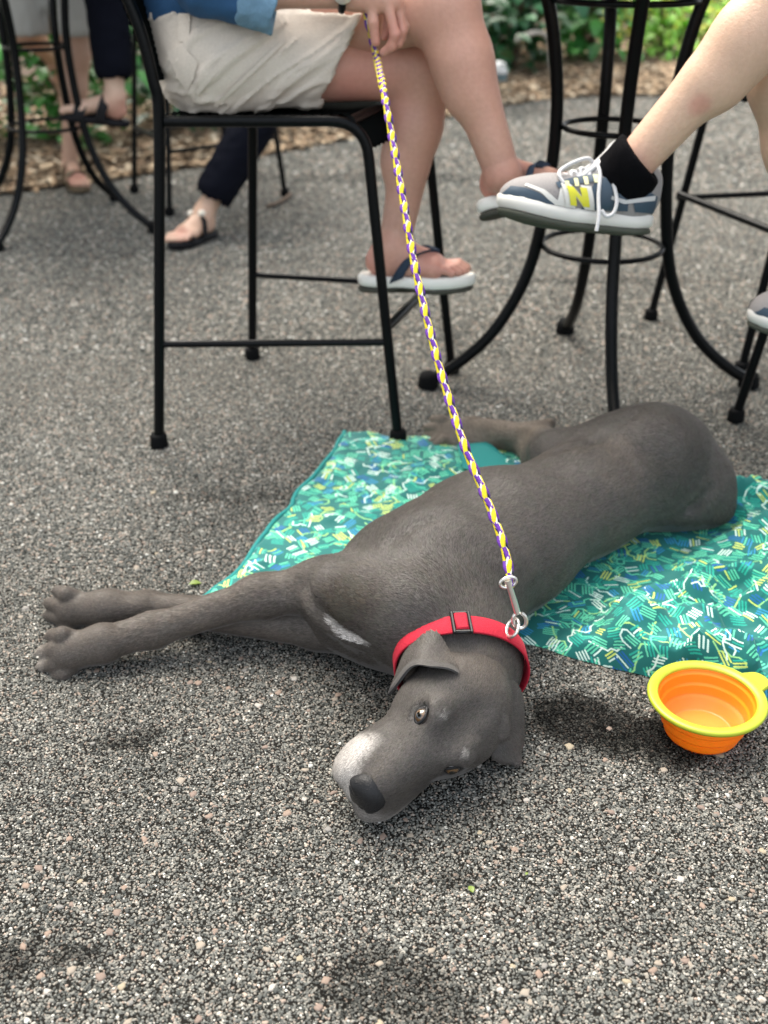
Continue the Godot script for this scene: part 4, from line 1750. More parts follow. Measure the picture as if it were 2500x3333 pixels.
	put("clip", joined([tube([clip_end - dirc * 0.012, clip_end + dirc * 0.004, clip_end + dirc * 0.03, ring_top - dirc * 0.016], PackedFloat32Array([0.0060, 0.0045, 0.0050, 0.0048]), 10)]), M.steel, lead)
	var side := dirc.cross(Vector3(0, 0.3, 1)).normalized()
	var hook := []
	for i in 19:
		var a := TAU * i / 20
		hook.append(ring_top - dirc * 0.004 + side * sin(a) * 0.0095 - dirc * cos(a) * 0.013)
	put("hook", tube(hook, 0.0030, 8), M.steel, lead)
	var swivel := []
	for i in 21:
		var a := TAU * i / 20
		swivel.append(clip_end - dirc * 0.008 + side * cos(a) * 0.012 + dirc * sin(a) * 0.008)
	put("swivel_eye", tube(swivel, 0.0024, 8, false), M.steel, lead)


const SLIDER := 26
const DRING := 14


# the short coat itself: hairs that lie along the body
func fur(mesh: ArrayMesh, bones: Array, parent: Node) -> void:
	var a := mesh.surface_get_arrays(0)
	var v: PackedVector3Array = a[Mesh.ARRAY_VERTEX]
	var nm: PackedVector3Array = a[Mesh.ARRAY_NORMAL]
	var col: PackedColorArray = a[Mesh.ARRAY_COLOR]
	var ix: PackedInt32Array = a[Mesh.ARRAY_INDEX] if a[Mesh.ARRAY_INDEX] != null else PackedInt32Array(range(v.size()))
	var back := dog_head.affine_inverse()
	var buf := PackedFloat32Array()
	var lie := {}
	for t in range(0, ix.size() - 2, 3):
		var i := ix[t]
		var p0 := v[i]
		var p1 := v[ix[t + 1]]
		var p2 := v[ix[t + 2]]
		if p0.y < 0.006 or nm[i].y < -0.45: continue
		var n := nm[i]
		if n.z < -0.75 and n.y < 0.3: continue
		var q := back * p0
		var on_head := q.z > -0.16 and q.z < 0.16 and absf(q.x) < 0.11 and absf(q.y) < 0.10
		for tip in [PAW_A, PAW_B, PAW_C]:
			if (p0 - tip).length() < 0.13: on_head = true
		var want := (p1 - p0).cross(p2 - p0).length() * 0.5 * (620000.0 if on_head else 280000.0)
		var count := int(want) + (1 if rng.randf() < want - int(want) else 0)
		if count == 0: continue
		if on_head and q.length() < 0.25:
			var bare := false
			for s in [-1.0, 1.0]:
				if (q - Vector3(EYE.x * s, EYE.y, EYE.z)).length() < 0.0175: bare = true
			if bare or (q - Vector3(0, 0.004, 0.144)).length() < 0.024: continue
		var cell := Vector3i((p0 * 90.0).floor())
		var dir: Vector3
		if lie.has(cell): dir = lie[cell]
		else:
			for b: Bone in bones:
				if b.sub or b.kind != 0: continue
				var w := p0 - b.a
				var h := clampf(w.dot(b.ab) * b.il, 0.0, 1.0)
				var dd := (w - b.ab * h).length() - lerpf(b.ra, b.rb, h)
				if dd < 0.09: dir += b.ab.normalized() * b.flow * exp(-maxf(dd, -0.02) * 55.0)
			dir = dir.normalized()
			lie[cell] = dir
		for k in count:
			var r1 := rng.randf()
			var r2 := rng.randf()
			if r1 + r2 > 1.0:
				r1 = 1.0 - r1
				r2 = 1.0 - r2
			var p := p0 + (p1 - p0) * r1 + (p2 - p0) * r2
			var d := dir + Vector3(rng.randf_range(-0.35, 0.35), rng.randf_range(-0.35, 0.35), rng.randf_range(-0.35, 0.35))
			d = (d - n * d.dot(n)).normalized()
			d = (d + n * rng.randf_range(0.04, 0.22)).normalized()
			var len := (0.0036 if on_head else 0.0072) * rng.randf_range(0.6, 1.3)
			var x := n.cross(d).normalized() * (0.00036 if on_head else 0.00050)
			var y := n * len
			var z := d * len
			var c := col[i] * rng.randf_range(0.62, 1.50)
			buf.append_array([x.x, y.x, z.x, p.x, x.y, y.y, z.y, p.y, x.z, y.z, z.z, p.z, c.r, c.g, c.b, 1.0])
	var st := begin()
	st.set_smooth_group(1)
	for t in [[Vector3(-1, 0, 0), Vector3(1, 0, 0), Vector3(-0.6, 0.05, 0.55)], [Vector3(1, 0, 0), Vector3(0.6, 0.05, 0.55), Vector3(-0.6, 0.05, 0.55)], [Vector3(-0.6, 0.05, 0.55), Vector3(0.6, 0.05, 0.55), Vector3(0, 0.02, 1)]]:
		for q in t: st.add_vertex(q)
	st.generate_normals()
	var mm := MultiMesh.new()
	mm.transform_format = MultiMesh.TRANSFORM_3D
	mm.use_colors = true
	mm.mesh = st.commit()
	mm.instance_count = buf.size() / 16
	mm.buffer = buf
	var o := MultiMeshInstance3D.new()
	o.name = "fur"
	o.multimesh = mm
	o.material_override = M.fur
	o.set_meta("kind", "stuff")
	parent.add_child(o, true)


# a soft thin flap through three rows of points, with a rolled front edge
func flap(rows: Array, thick: float) -> ArrayMesh:
	var lines := []
	for r in rows: lines.append(smooth_path(r, 9))
	var nu: int = lines[0].size()
	const NV := 18
	var p := []
	for j in NV + 1:
		var t := float(j) / NV
		for i in nu:
			var a: Vector3 = lines[0][i]
			var b: Vector3 = lines[1][i]
			var c: Vector3 = lines[2][i]
			var q := a * (1 - t) * (1 - 2 * t) + b * 4 * t * (1 - t) + c * t * (2 * t - 1)
			p.append(q + Vector3(0, 0.0025 * sin(i * 0.5 + t * 3.0) + 0.004 * exp(-t * 9.0), 0))
	var v := PackedVector3Array()
	var nm := PackedVector3Array()
	var col := PackedColorArray()
	var ix := PackedInt32Array()
	for side in [1.0, -1.0]:
		for j in NV + 1:
			for i in nu:
				var at := j * nu + i
				var du: Vector3 = p[j * nu + mini(i + 1, nu - 1)] - p[j * nu + maxi(i - 1, 0)]
				var dv: Vector3 = p[mini(j + 1, NV) * nu + i] - p[maxi(j - 1, 0) * nu + i]
				var n := du.cross(dv).normalized()
				if n.y < 0: n = -n
				var e := minf(minf(i, nu - 1 - i) / 3.0, minf(j, NV - j) / 3.0)
				var th := thick * sqrt(clampf(e, 0.0, 1.0)) * (1.0 + 0.6 * exp(-j * 0.35))
				v.append(p[at] + n * th * side)
				nm.append(n * side)
				col.append(dog_paint(p[at], n))
	var off := (NV + 1) * nu
	for j in NV:
		for i in nu - 1:
			var a := j * nu + i
			var up := (p[a + 1] - p[a] as Vector3).cross(p[a + nu] - p[a]).y > 0.0
			for s in 2:
				var o := off * s
				if up == (s == 0): ix.append_array([a + o, a + nu + o, a + 1 + o, a + 1 + o, a + nu + o, a + nu + 1 + o])
				else: ix.append_array([a + o, a + 1 + o, a + nu + o, a + 1 + o, a + nu + 1 + o, a + nu + o])
	return arrays(v, nm, ix, col)


# ---------------------------------------------------------------- people
var tone := Vector3(0.52, 0.315, 0.23)
var blush := []      # places where the skin is redder: [point, reach]


func skin_paint(p: Vector3, _n: Vector3) -> Color:
	var c := tone * (1.0 + 0.025 * noise.get_noise_3dv(p * 30.0) + 0.03 * noise.get_noise_3dv(p * 9.0))
	for b in blush:
		var k: float = 0.55 * smoothstep(b[1], b[1] * 0.3, (p - b[0]).length())
		c = c.lerp(Vector3(0.56, 0.235, 0.19), k)
	return Color(c.x, c.y, c.z)


func foot_frame(heel: Vector3, fwd: Vector3, up: Vector3) -> Transform3D:
	var x := fwd.normalized()
	var y := (up - x * up.dot(x)).normalized()
	return Transform3D(Basis(x, y, x.cross(y)), heel)


# bones of a bare foot; z points to the right of the foot, big is the side of the big toe
func foot(list: Array, f: Transform3D, ankle: Vector3, big: float, s := 1.0, lift := 0.0) -> void:
	var q := func(x: float, y: float, z: float) -> Vector3: return f * (Vector3(x, y + lift, z) * s)
	list.append(cap(ankle, q.call(0.055, 0.062, 0), 0.036 * s, 0.036 * s, 0.02))
	list.append(ell(q.call(0.034, 0.032, 0), Vector3(0.034, 0.032, 0.030) * s, f.basis, 0.025))
	list.append(cap(q.call(0.060, 0.058, 0), q.call(0.150, 0.034, 0.003 * big), 0.034 * s, 0.025 * s, 0.02))
	list.append(cap(q.call(0.050, 0.026, -0.008 * big), q.call(0.160, 0.022, -0.024 * big), 0.024 * s, 0.018 * s, 0.02))
	list.append(cap(q.call(0.165, 0.024, 0.022 * big), q.call(0.158, 0.020, -0.026 * big), 0.021 * s, 0.016 * s, 0.02))
	for k in 5:
		var z := [0.029, 0.010, -0.006, -0.020, -0.033][k] * big as float
		var r: float = [0.0135, 0.0098, 0.0092, 0.0088, 0.0082][k]
		var e: float = [0.238, 0.236, 0.229, 0.219, 0.205][k]
		list.append(cap(q.call(0.172 - 0.003 * k, 0.020, z * 0.92), q.call(e - 0.022, 0.021, z), r * s * 0.95, r * s, 0.008))
		list.append(cap(q.call(e - 0.022, 0.021, z), q.call(e - 0.004, 0.012, z), r * s, r * s * 0.92, 0.004))


func sole_outline(length: float, width: float, big: float) -> PackedVector2Array:
	var o := PackedVector2Array()
	var half := [[0.0, 0.0], [0.015, 0.30], [0.06, 0.55], [0.14, 0.66], [0.26, 0.66], [0.40, 0.64], [0.55, 0.76], [0.68, 0.92], [0.78, 0.97], [0.88, 0.86], [0.95, 0.58], [0.99, 0.22], [1.0, 0.0]]
	var outer := [[0.98, 0.3], [0.90, 0.62], [0.78, 0.86], [0.66, 0.94], [0.52, 0.86], [0.38, 0.70], [0.26, 0.64], [0.14, 0.64], [0.06, 0.55], [0.015, 0.30]]
	for h in half: o.append(Vector2(h[0] * length, h[1] * width * 0.5 * big))
	for h in outer: o.append(Vector2(h[0] * length, -h[1] * width * 0.5 * big))
	return o


func flip_flop(parent: Node, f: Transform3D, big: float) -> void:
	var o := put("flip_flop", slab(sole_outline(0.275, 0.098, big), -0.010, 0.016, func(x: float, _z: float) -> float: return 0.006 * pow(x / 0.27, 4.0) + 0.003 * smoothstep(0.1, 0.0, x), 0.005), M.foam_white, parent)
	o.transform = f
	put("tread", slab(sole_outline(0.270, 0.094, big), -0.022, -0.0105, func(x: float, _z: float) -> float: return 0.006 * pow(x / 0.27, 4.0) + 0.010 * smoothstep(0.06, 0.10, x) * smoothstep(0.16, 0.12, x), 0.003), M.foam_dark, o)
	for s in [-1.0, 1.0]:
		var pts := smooth_path([Vector3(0.196, 0.018, 0.018 * big), Vector3(0.188, 0.049, 0.016 * big), Vector3(0.165, 0.068, 0.006 * big + 0.014 * s), Vector3(0.130, 0.066, 0.040 * s), Vector3(0.105, 0.036, 0.049 * s), Vector3(0.092, 0.012, 0.047 * s)], 5)
		var st := begin()
		st.set_smooth_group(1)
		for i in pts.size() - 1:
			var w := 0.020 if i > 7 else 0.008
			var along2 := Vector3(0.75, 0.25, -0.3 * s)
			var a := pts[i] - along2 * w
			var b := pts[i] + along2 * w
			var c := pts[i + 1] - along2 * w
			var d := pts[i + 1] + along2 * w
			var up := Vector3(0, 0.004, 0.004 * s)
			for v in [a + up, b + up, c + up, b + up, d + up, c + up]: st.add_vertex(v)
			for v in [a, c, b, b, c, d]: st.add_vertex(v)
			for v in [b, b + up, d, b + up, d + up, d]: st.add_vertex(v)
			for v in [a, c, a + up, a + up, c, c + up]: st.add_vertex(v)
		st.generate_normals()
		put("strap", st.commit(), M.strap_navy, o)


func sandal(parent: Node, f: Transform3D, big: float, mat: Material, bands: Array, sole: Material) -> Node3D:
	var o := put("sandal", slab(sole_outline(0.265, 0.096, big), -0.014, 0.010, func(x: float, _z: float) -> float: return 0.008 * pow(x / 0.27, 4.0), 0.004), sole, parent)
	o.transform = f
	for b in bands:
		var st := begin()
		st.set_smooth_group(1)
		var n := 12
		var h: float = b[1]
		var w: float = b[2]
		for i in n:
			var q := []
			for e in [i, i + 1]:
				var a: float = PI * e / n
				for s in [-1.0, 1.0]:
					q.append(Vector3(b[0] + s * w - 0.25 * h * sin(a), 0.006 + h * pow(sin(a), 0.7), cos(a) * 0.047))
			for k in [0, 2, 1, 1, 2, 3]: st.add_vertex(q[k])
			for k in [0, 1, 2, 1, 3, 2]: st.add_vertex(q[k] * Vector3(1, 0.93, 0.94))
		st.generate_normals()
		put("strap", st.commit(), mat, o)
	return o


func upper_body(list: Array, pelvis: Vector3, lean: Vector3, face: Vector3) -> Vector3:
	# torso, neck and head above a pelvis; returns where the neck starts
	var side := face.cross(Vector3.UP).normalized()
	var chest := pelvis + lean.normalized() * 0.40
	list.append(cap(pelvis - side * 0.05, pelvis + side * 0.05, 0.125, 0.125, 0.06))
	list.append(cap(pelvis, chest, 0.118, 0.130, 0.08))
	list.append(cap(chest - side * 0.14, chest + side * 0.14, 0.075, 0.075, 0.08))
	var neck := chest + lean.normalized() * 0.10
	list.append(cap(neck, neck + Vector3(0, 0.10, 0) + face * 0.01, 0.055, 0.052, 0.04))
	var head := neck + Vector3(0, 0.21, 0) + face * 0.03
	list.append(ell(head, Vector3(0.075, 0.115, 0.095), Basis(side, Vector3.UP, side.cross(Vector3.UP)), 0.03))
	list.append(cap(head + face * 0.085 + Vector3(0, 0.012, 0), head + face * 0.108 + Vector3(0, -0.025, 0), 0.010, 0.014, 0.015))
	list.append(cap(head + face * 0.070 + Vector3(0, -0.085, 0), head + face * 0.075 + Vector3(0, -0.090, 0), 0.028, 0.028, 0.03))
	for s in [-1.0, 1.0]:
		list.append(ell(head + side * 0.078 * s, Vector3(0.010, 0.028, 0.018), Basis(side, Vector3.UP, side.cross(Vector3.UP)), 0.01))
		list.append(cut(ell(head + face * 0.092 + side * 0.031 * s + Vector3(0, 0.012, 0), Vector3(0.016, 0.010, 0.012)), 0.012))
	return head


func hair(parent: Node, head: Vector3, face: Vector3, mat: Material) -> void:
	var b := [ell(head - face * 0.012 + Vector3(0, 0.028, 0), Vector3(0.090, 0.108, 0.104), Basis.looking_at(-face, Vector3.UP))]
	b.append(cut(ell(head + face * 0.10 - Vector3(0, 0.045, 0), Vector3(0.085, 0.105, 0.075), Basis.looking_at(-face, Vector3.UP)), 0.02))
	put("hair", skin(b, 0.010, null, func(p: Vector3) -> float: return 0.006 * noise.get_noise_3dv(p * Vector3(60, 10, 60))), mat, parent)


func arm(list: Array, shoulder: Vector3, elbow: Vector3, wrist: Vector3) -> void:
	list.append(cap(shoulder, elbow, 0.050, 0.040, 0.04))
	list.append(cap(elbow, elbow.lerp(wrist, 0.35), 0.040, 0.042, 0.03))
	list.append(cap(elbow.lerp(wrist, 0.35), wrist, 0.042, 0.028, 0.03))


func leg(list: Array, hip: Vector3, knee: Vector3, ankle: Vector3, back: Vector3, s := 1.0) -> void:
	list.append(cap(hip, knee, 0.092 * s, 0.060 * s, 0.05))
	list.append(cap(knee, knee.lerp(ankle, 0.30), 0.056 * s, 0.050 * s, 0.04))
	list.append(cap(knee.lerp(ankle, 0.30), ankle, 0.050 * s, 0.035 * s, 0.04))
	list.append(cap(knee.lerp(ankle, 0.12) + back * 0.014, knee.lerp(ankle, 0.48) + back * 0.022, 0.036 * s, 0.040 * s, 0.05))


# a relaxed hand: each finger is a chain of three points
func fingers(list: Array, chains: Array) -> void:
	for c in chains:
		for i in c[0].size() - 1:
			list.append(cap(c[0][i], c[0][i + 1], c[1] * (1.0 - 0.06 * i), c[1] * (0.94 - 0.06 * i), 0.006))


func closed_hand(list: Array, wrist: Vector3, dirn: Vector3, palm: Vector3) -> void:
	var d := dirn.normalized()
	var side := d.cross(palm).normalized()
	list.append(cap(wrist, wrist + d * 0.075, 0.027, 0.030, 0.02, 1.5, palm))
	for k in 4:
		var r := wrist + d * 0.085 + side * (k - 1.5) * 0.019
		fingers(list, [[[r - d * 0.02, r + d * (0.032 - 0.005 * absf(k - 1.3)), r + d * 0.040 + palm * 0.026, r + d * 0.020 + palm * 0.042], 0.0092]])
	var t := wrist + d * 0.030 - side * 0.026
	fingers(list, [[[t, t + d * 0.030 - side * 0.018 + palm * 0.012, t + d * 0.058 - side * 0.014 + palm * 0.024], 0.0105]])


func folds(amp: float, scale: Vector3) -> Variant:
	return func(p: Vector3) -> float: return amp * (absf(noise.get_noise_3dv(p * scale)) * 2.0 - 0.5) + amp * 0.4 * noise.get_noise_3dv(p * 22.0)


func build_people() -> void:
	person_on_chair()
	person_in_sneakers()
	person_standing()
	person_in_trousers()


# ---- the person in khaki shorts who holds the leash
func person_on_chair() -> void:
	var o := base("person")
	tag(o, "person in khaki shorts and blue denim shirt, legs crossed, holding the leash", "person")
	tone = Vector3(0.57, 0.325, 0.245)
	var L := []
	var hip1 := Vector3(-0.335, 0.822, -2.465)
	var hip2 := Vector3(-0.335, 0.838, -2.655)
	var k1 := Vector3(0.0931, 0.7949, -2.5350)
	var a1 := Vector3(0.0221, 0.4018, -2.5050)
	var k2 := Vector3(0.1237, 0.9330, -2.4150)
	var a2 := Vector3(0.2519, 0.6065, -2.3650)
	leg(L, hip1, k1, a1, Vector3(-1, 0, 0), 1.0)
	var L2 := []
	leg(L2, hip2, k2, a2, Vector3(-0.9, -0.2, -0.1), 1.06)
	var f1 := foot_frame(Vector3(-0.0612, 0.3382, -2.4900), Vector3(1, 0.005, 0.06), Vector3(0.02, 1, -0.06))
	var f2 := foot_frame(Vector3(0.2034, 0.5357, -2.3600), Vector3(0.90, 0.02, -0.42), Vector3(-0.05, 0.86, -0.50))
	var F := []
	F.append(cap(a1.lerp(k1, 0.25), a1, 0.040, 0.035, 0.03))
	foot(F, f1.translated_local(Vector3(0.018, 0.014, 0)), a1, -1.0, 1.0)
	var F2 := []
	F2.append(cap(a2.lerp(k2, 0.25), a2, 0.041, 0.036, 0.03))
	foot(F2, f2.translated_local(Vector3(0.018, 0.014, 0)), a2, 1.0, 1.0)
	var pelvis := Vector3(-0.375, 0.865, -2.560)
	var head := upper_body(L, pelvis, Vector3(-0.06, 1, 0), Vector3(1, 0, 0))
	# right arm along the lap, the hand hanging down with the leash
	var sho := pelvis + Vector3(-0.02, 0.42, 0.19)
	var elb := Vector3(-0.3506, 0.9767, -2.3500)
	var wri := Vector3(-0.0614, 0.9546, -2.3650)
	arm(L, sho, elb, wri)
	var sho2 := pelvis + Vector3(-0.02, 0.42, -0.19)
	var elb2 := pelvis + Vector3(0.05, 0.16, -0.26)
	var wri2 := Vector3(-0.05, 0.985, -2.66)
	arm(L, sho2, elb2, wri2)
	var HN := []
	HN.append(cap(elb.lerp(wri, 0.85), wri, 0.029, 0.028, 0.02))
	HN.append(cap(wri, Vector3(-0.0132, 0.9464, -2.3650), 0.028, 0.027, 0.02, 1.2, Vector3(0, 0.4, 1)))
	HN.append(cap(Vector3(-0.0214, 0.9497, -2.3650), Vector3(0.0151, 0.9393, -2.3720), 0.026, 0.021, 0.02))
	fingers(HN, [
		[[Vector3(-0.0240, 0.9456, -2.3520), Vector3(-0.0215, 0.9046, -2.3460), Vector3(-0.0171, 0.8688, -2.3500)], 0.0108],
		[[Vector3(0.0059, 0.9390, -2.3520), Vector3(0.0216, 0.8827, -2.3460), Vector3(0.0153, 0.8601, -2.3520), Vector3(-0.0014, 0.8472, -2.3600)], 0.0106],
		[[Vector3(0.0243, 0.9376, -2.3720), Vector3(0.0365, 0.8875, -2.3680), Vector3(0.0284, 0.8634, -2.3700), Vector3(0.0117, 0.8542, -2.3760)], 0.0100],
		[[Vector3(0.0337, 0.9381, -2.3900), Vector3(0.0433, 0.8942, -2.3880), Vector3(0.0360, 0.8720, -2.3880), Vector3(0.0192, 0.8614, -2.3900)], 0.0094],
		[[Vector3(0.0078, 0.9334, -2.3840), Vector3(0.0060, 0.8946, -2.3840), Vector3(0.0005, 0.8741, -2.3840)], 0.0096]])
	closed_hand(L, wri2, Vector3(1, -0.1, 0.2), Vector3(0, -1, 0))
	blush = [[f1 * Vector3(0.18, 0.03, 0), 0.10], [f1 * Vector3(0.03, 0.03, 0), 0.09], [f2 * Vector3(0.05, 0.03, 0), 0.14], [Vector3(0.0115, 0.8773, -2.3500), 0.06], [hip1.lerp(k1, 0.7) + Vector3(0, -0.05, 0.06), 0.13]]
	var body := skin(L, 0.0085, skin_paint)
	put("body", joined([body, skin(L2, 0.0085, skin_paint), skin(F, 0.0036, skin_paint), skin(F2, 0.0042, skin_paint), skin(HN, 0.0032, skin_paint)]), M.skin, o)
	hair(o, head, Vector3(1, 0, 0), M.khaki_dark)
	flip_flop(o, f1, -1.0)
	flip_flop(o, f2, 1.0)
	# shorts
	var S := []
	S.append(cap(Vector3(-0.352, 0.825, -2.655), Vector3(-0.352, 0.815, -2.465), 0.112, 0.112, 0.05))
	S.append(cap(Vector3(-0.365, 0.835, -2.640), Vector3(-0.385, 0.885, -2.63), 0.115, 0.108, 0.05))
	S.append(cap(Vector3(-0.365, 0.830, -2.480), Vector3(-0.385, 0.885, -2.49), 0.115, 0.108, 0.05))
	S.append(cap(hip1 + Vector3(0, 0.0, 0.004), hip1.lerp(k1, 0.75) + Vector3(0, 0.012, 0), 0.104, 0.098, 0.04))
	S.append(cap(hip2, hip2.lerp(k2, 0.72), 0.104, 0.094, 0.04))
	var n := Vector3(0.88, -0.44, 0.1).normalized()
	S.append(cut(half(Vector3(-0.1079, 0.8035, -2.3900), -n), 0.004))
	S.append(cut(half(Vector3(0, 0.915, 0), Vector3(0, -1, 0)), 0.004))
	S.append(cut(cap(hip1.lerp(k1, 0.45) + Vector3(0, 0.006, 0), k1, 0.094, 0.086), 0.004))
	S.append(cut(cap(hip2.lerp(k2, 0.45), k2, 0.094, 0.082), 0.004))
	S.append(cut(half(Vector3(0, 0.728, 0), Vector3(0, 1, 0)), 0.01))
	var crease := func(p: Vector3) -> float:
		var along1 := p.x * 0.62 - p.y * 0.8
		var across := p.x * 0.8 + p.y * 0.62
		var w := noise.get_noise_3d(along1 * 3.0, across * 0.0 + p.z * 3.0, across * 1.2 + 5.0)
		var ridge := pow(maxf(0.0, 1.0 - absf(noise.get_noise_2d(along1 * 13.0 + w * 0.6, p.z * 5.0 + across * 2.2)) * 4.0), 2.0)
		return -0.0075 * ridge + 0.0022 * noise.get_noise_3dv(p * 8.0) + 0.0004 * noise.get_noise_3dv(p * 45.0)
	var sh := put("shorts", skin(S, 0.0052, null, crease), M.khaki, o)
	# waistband, belt loop, pocket welt and flap, and the hem's stitching on the side that shows
	var side := func(pts: Array) -> PackedVector2Array:
		return PackedVector2Array(pts)
	var look := Transform3D(Basis(Vector3(1, 0, 0), Vector3(0, 1, 0), Vector3(0, 0, 1)), Vector3(0, 0, -2.25))
	for it in [["belt_loop", [Vector2(-0.412, 0.868), Vector2(-0.388, 0.868), Vector2(-0.386, 0.918), Vector2(-0.410, 0.918)], 0.004],
			["pocket_flap", [Vector2(-0.440, 0.850), Vector2(-0.400, 0.858), Vector2(-0.372, 0.832), Vector2(-0.384, 0.800), Vector2(-0.402, 0.775), Vector2(-0.418, 0.800)], 0.004],
			["pocket_welt", [Vector2(-0.385, 0.775), Vector2(-0.300, 0.862), Vector2(-0.292, 0.856), Vector2(-0.378, 0.768)], 0.004],
			["seam", [Vector2(-0.350, 0.748), Vector2(-0.205, 0.870), Vector2(-0.200, 0.864), Vector2(-0.345, 0.742)], 0.0035]]:
		put(it[0], patch(PackedVector2Array(it[1]), look, [S[0], S[1], S[2], S[3], S[4]], it[2] + 0.003, 3), M.khaki, sh)
	# shirt
	var T := []
	T.append(cap(pelvis + Vector3(-0.012, 0.060, -0.05), pelvis + Vector3(-0.03, 0.40, -0.06), 0.122, 0.140, 0.06))
	T.append(cap(pelvis + Vector3(-0.012, 0.060, 0.05), pelvis + Vector3(-0.03, 0.40, 0.06), 0.122, 0.140, 0.06))
	T.append(cap(sho2 + Vector3(0, 0, 0.02), sho + Vector3(0, 0, -0.02), 0.080, 0.080, 0.06))
	T.append(cap(sho, elb, 0.066, 0.056, 0.03))
	T.append(cap(elb, Vector3(-0.2717, 0.9424, -2.3500), 0.056, 0.046, 0.03))
	T.append(cap(sho2, elb2, 0.066, 0.054, 0.03))
	T.append(cut(half(Vector3(0, 0.893, 0), Vector3(0, 1, 0)), 0.006))
	T.append(cut(half(pelvis + Vector3(0, 0.47, 0), Vector3(0, -1, 0)), 0.01))
	var shirt := put("shirt", skin(T, 0.0075, null, folds(0.006, Vector3(9, 16, 9))), M.denim, o)
	var cuff0 := Vector3(-0.2732, 0.9473, -2.3500)
	var cuff1 := Vector3(-0.2179, 0.9340, -2.3520)
	var CU := [cap(cuff0, cuff1, 0.050, 0.052, 0.01), cut(half(cuff1 + (cuff1 - cuff0).normalized() * 0.006, -(cuff1 - cuff0).normalized()), 0.003), cut(half(cuff0 - (cuff1 - cuff0).normalized() * 0.008, (cuff1 - cuff0).normalized()), 0.003), cut(cap(cuff0, cuff1 + (cuff1 - cuff0) * 2.0, 0.036, 0.040), 0.003)]
	put("cuff", skin(CU, 0.004, null, folds(0.005, Vector3(20, 12, 20))), M.denim_light, shirt)
	# watch at the wrist
	var wc := elb.lerp(wri, 0.93)
	var wd := (wri - elb).normalized()
	var wu := wd.cross(Vector3.UP).normalized()
	var wv := wd.cross(wu)
	var band := PackedVector3Array()
	for i in 29: band.append(wc + (wu * cos(TAU * i / 28) + wv * sin(TAU * i / 28)) * 0.032)
	var wt := put("watch_band", tube(band, 0.0075, 8, false), M.leather_black, o)
	var dial := put("watch_case", lathe([[0.0, 0.0], [0.017, 0.0], [0.019, 0.003], [0.018, 0.009], [0.0, 0.010]], 24), M.steel, wt)
	dial.transform = Transform3D(Basis(wd, -wu if wu.z < 0 else wu, wd.cross(wu)), wc + (wu if wu.z > 0 else -wu) * 0.034)


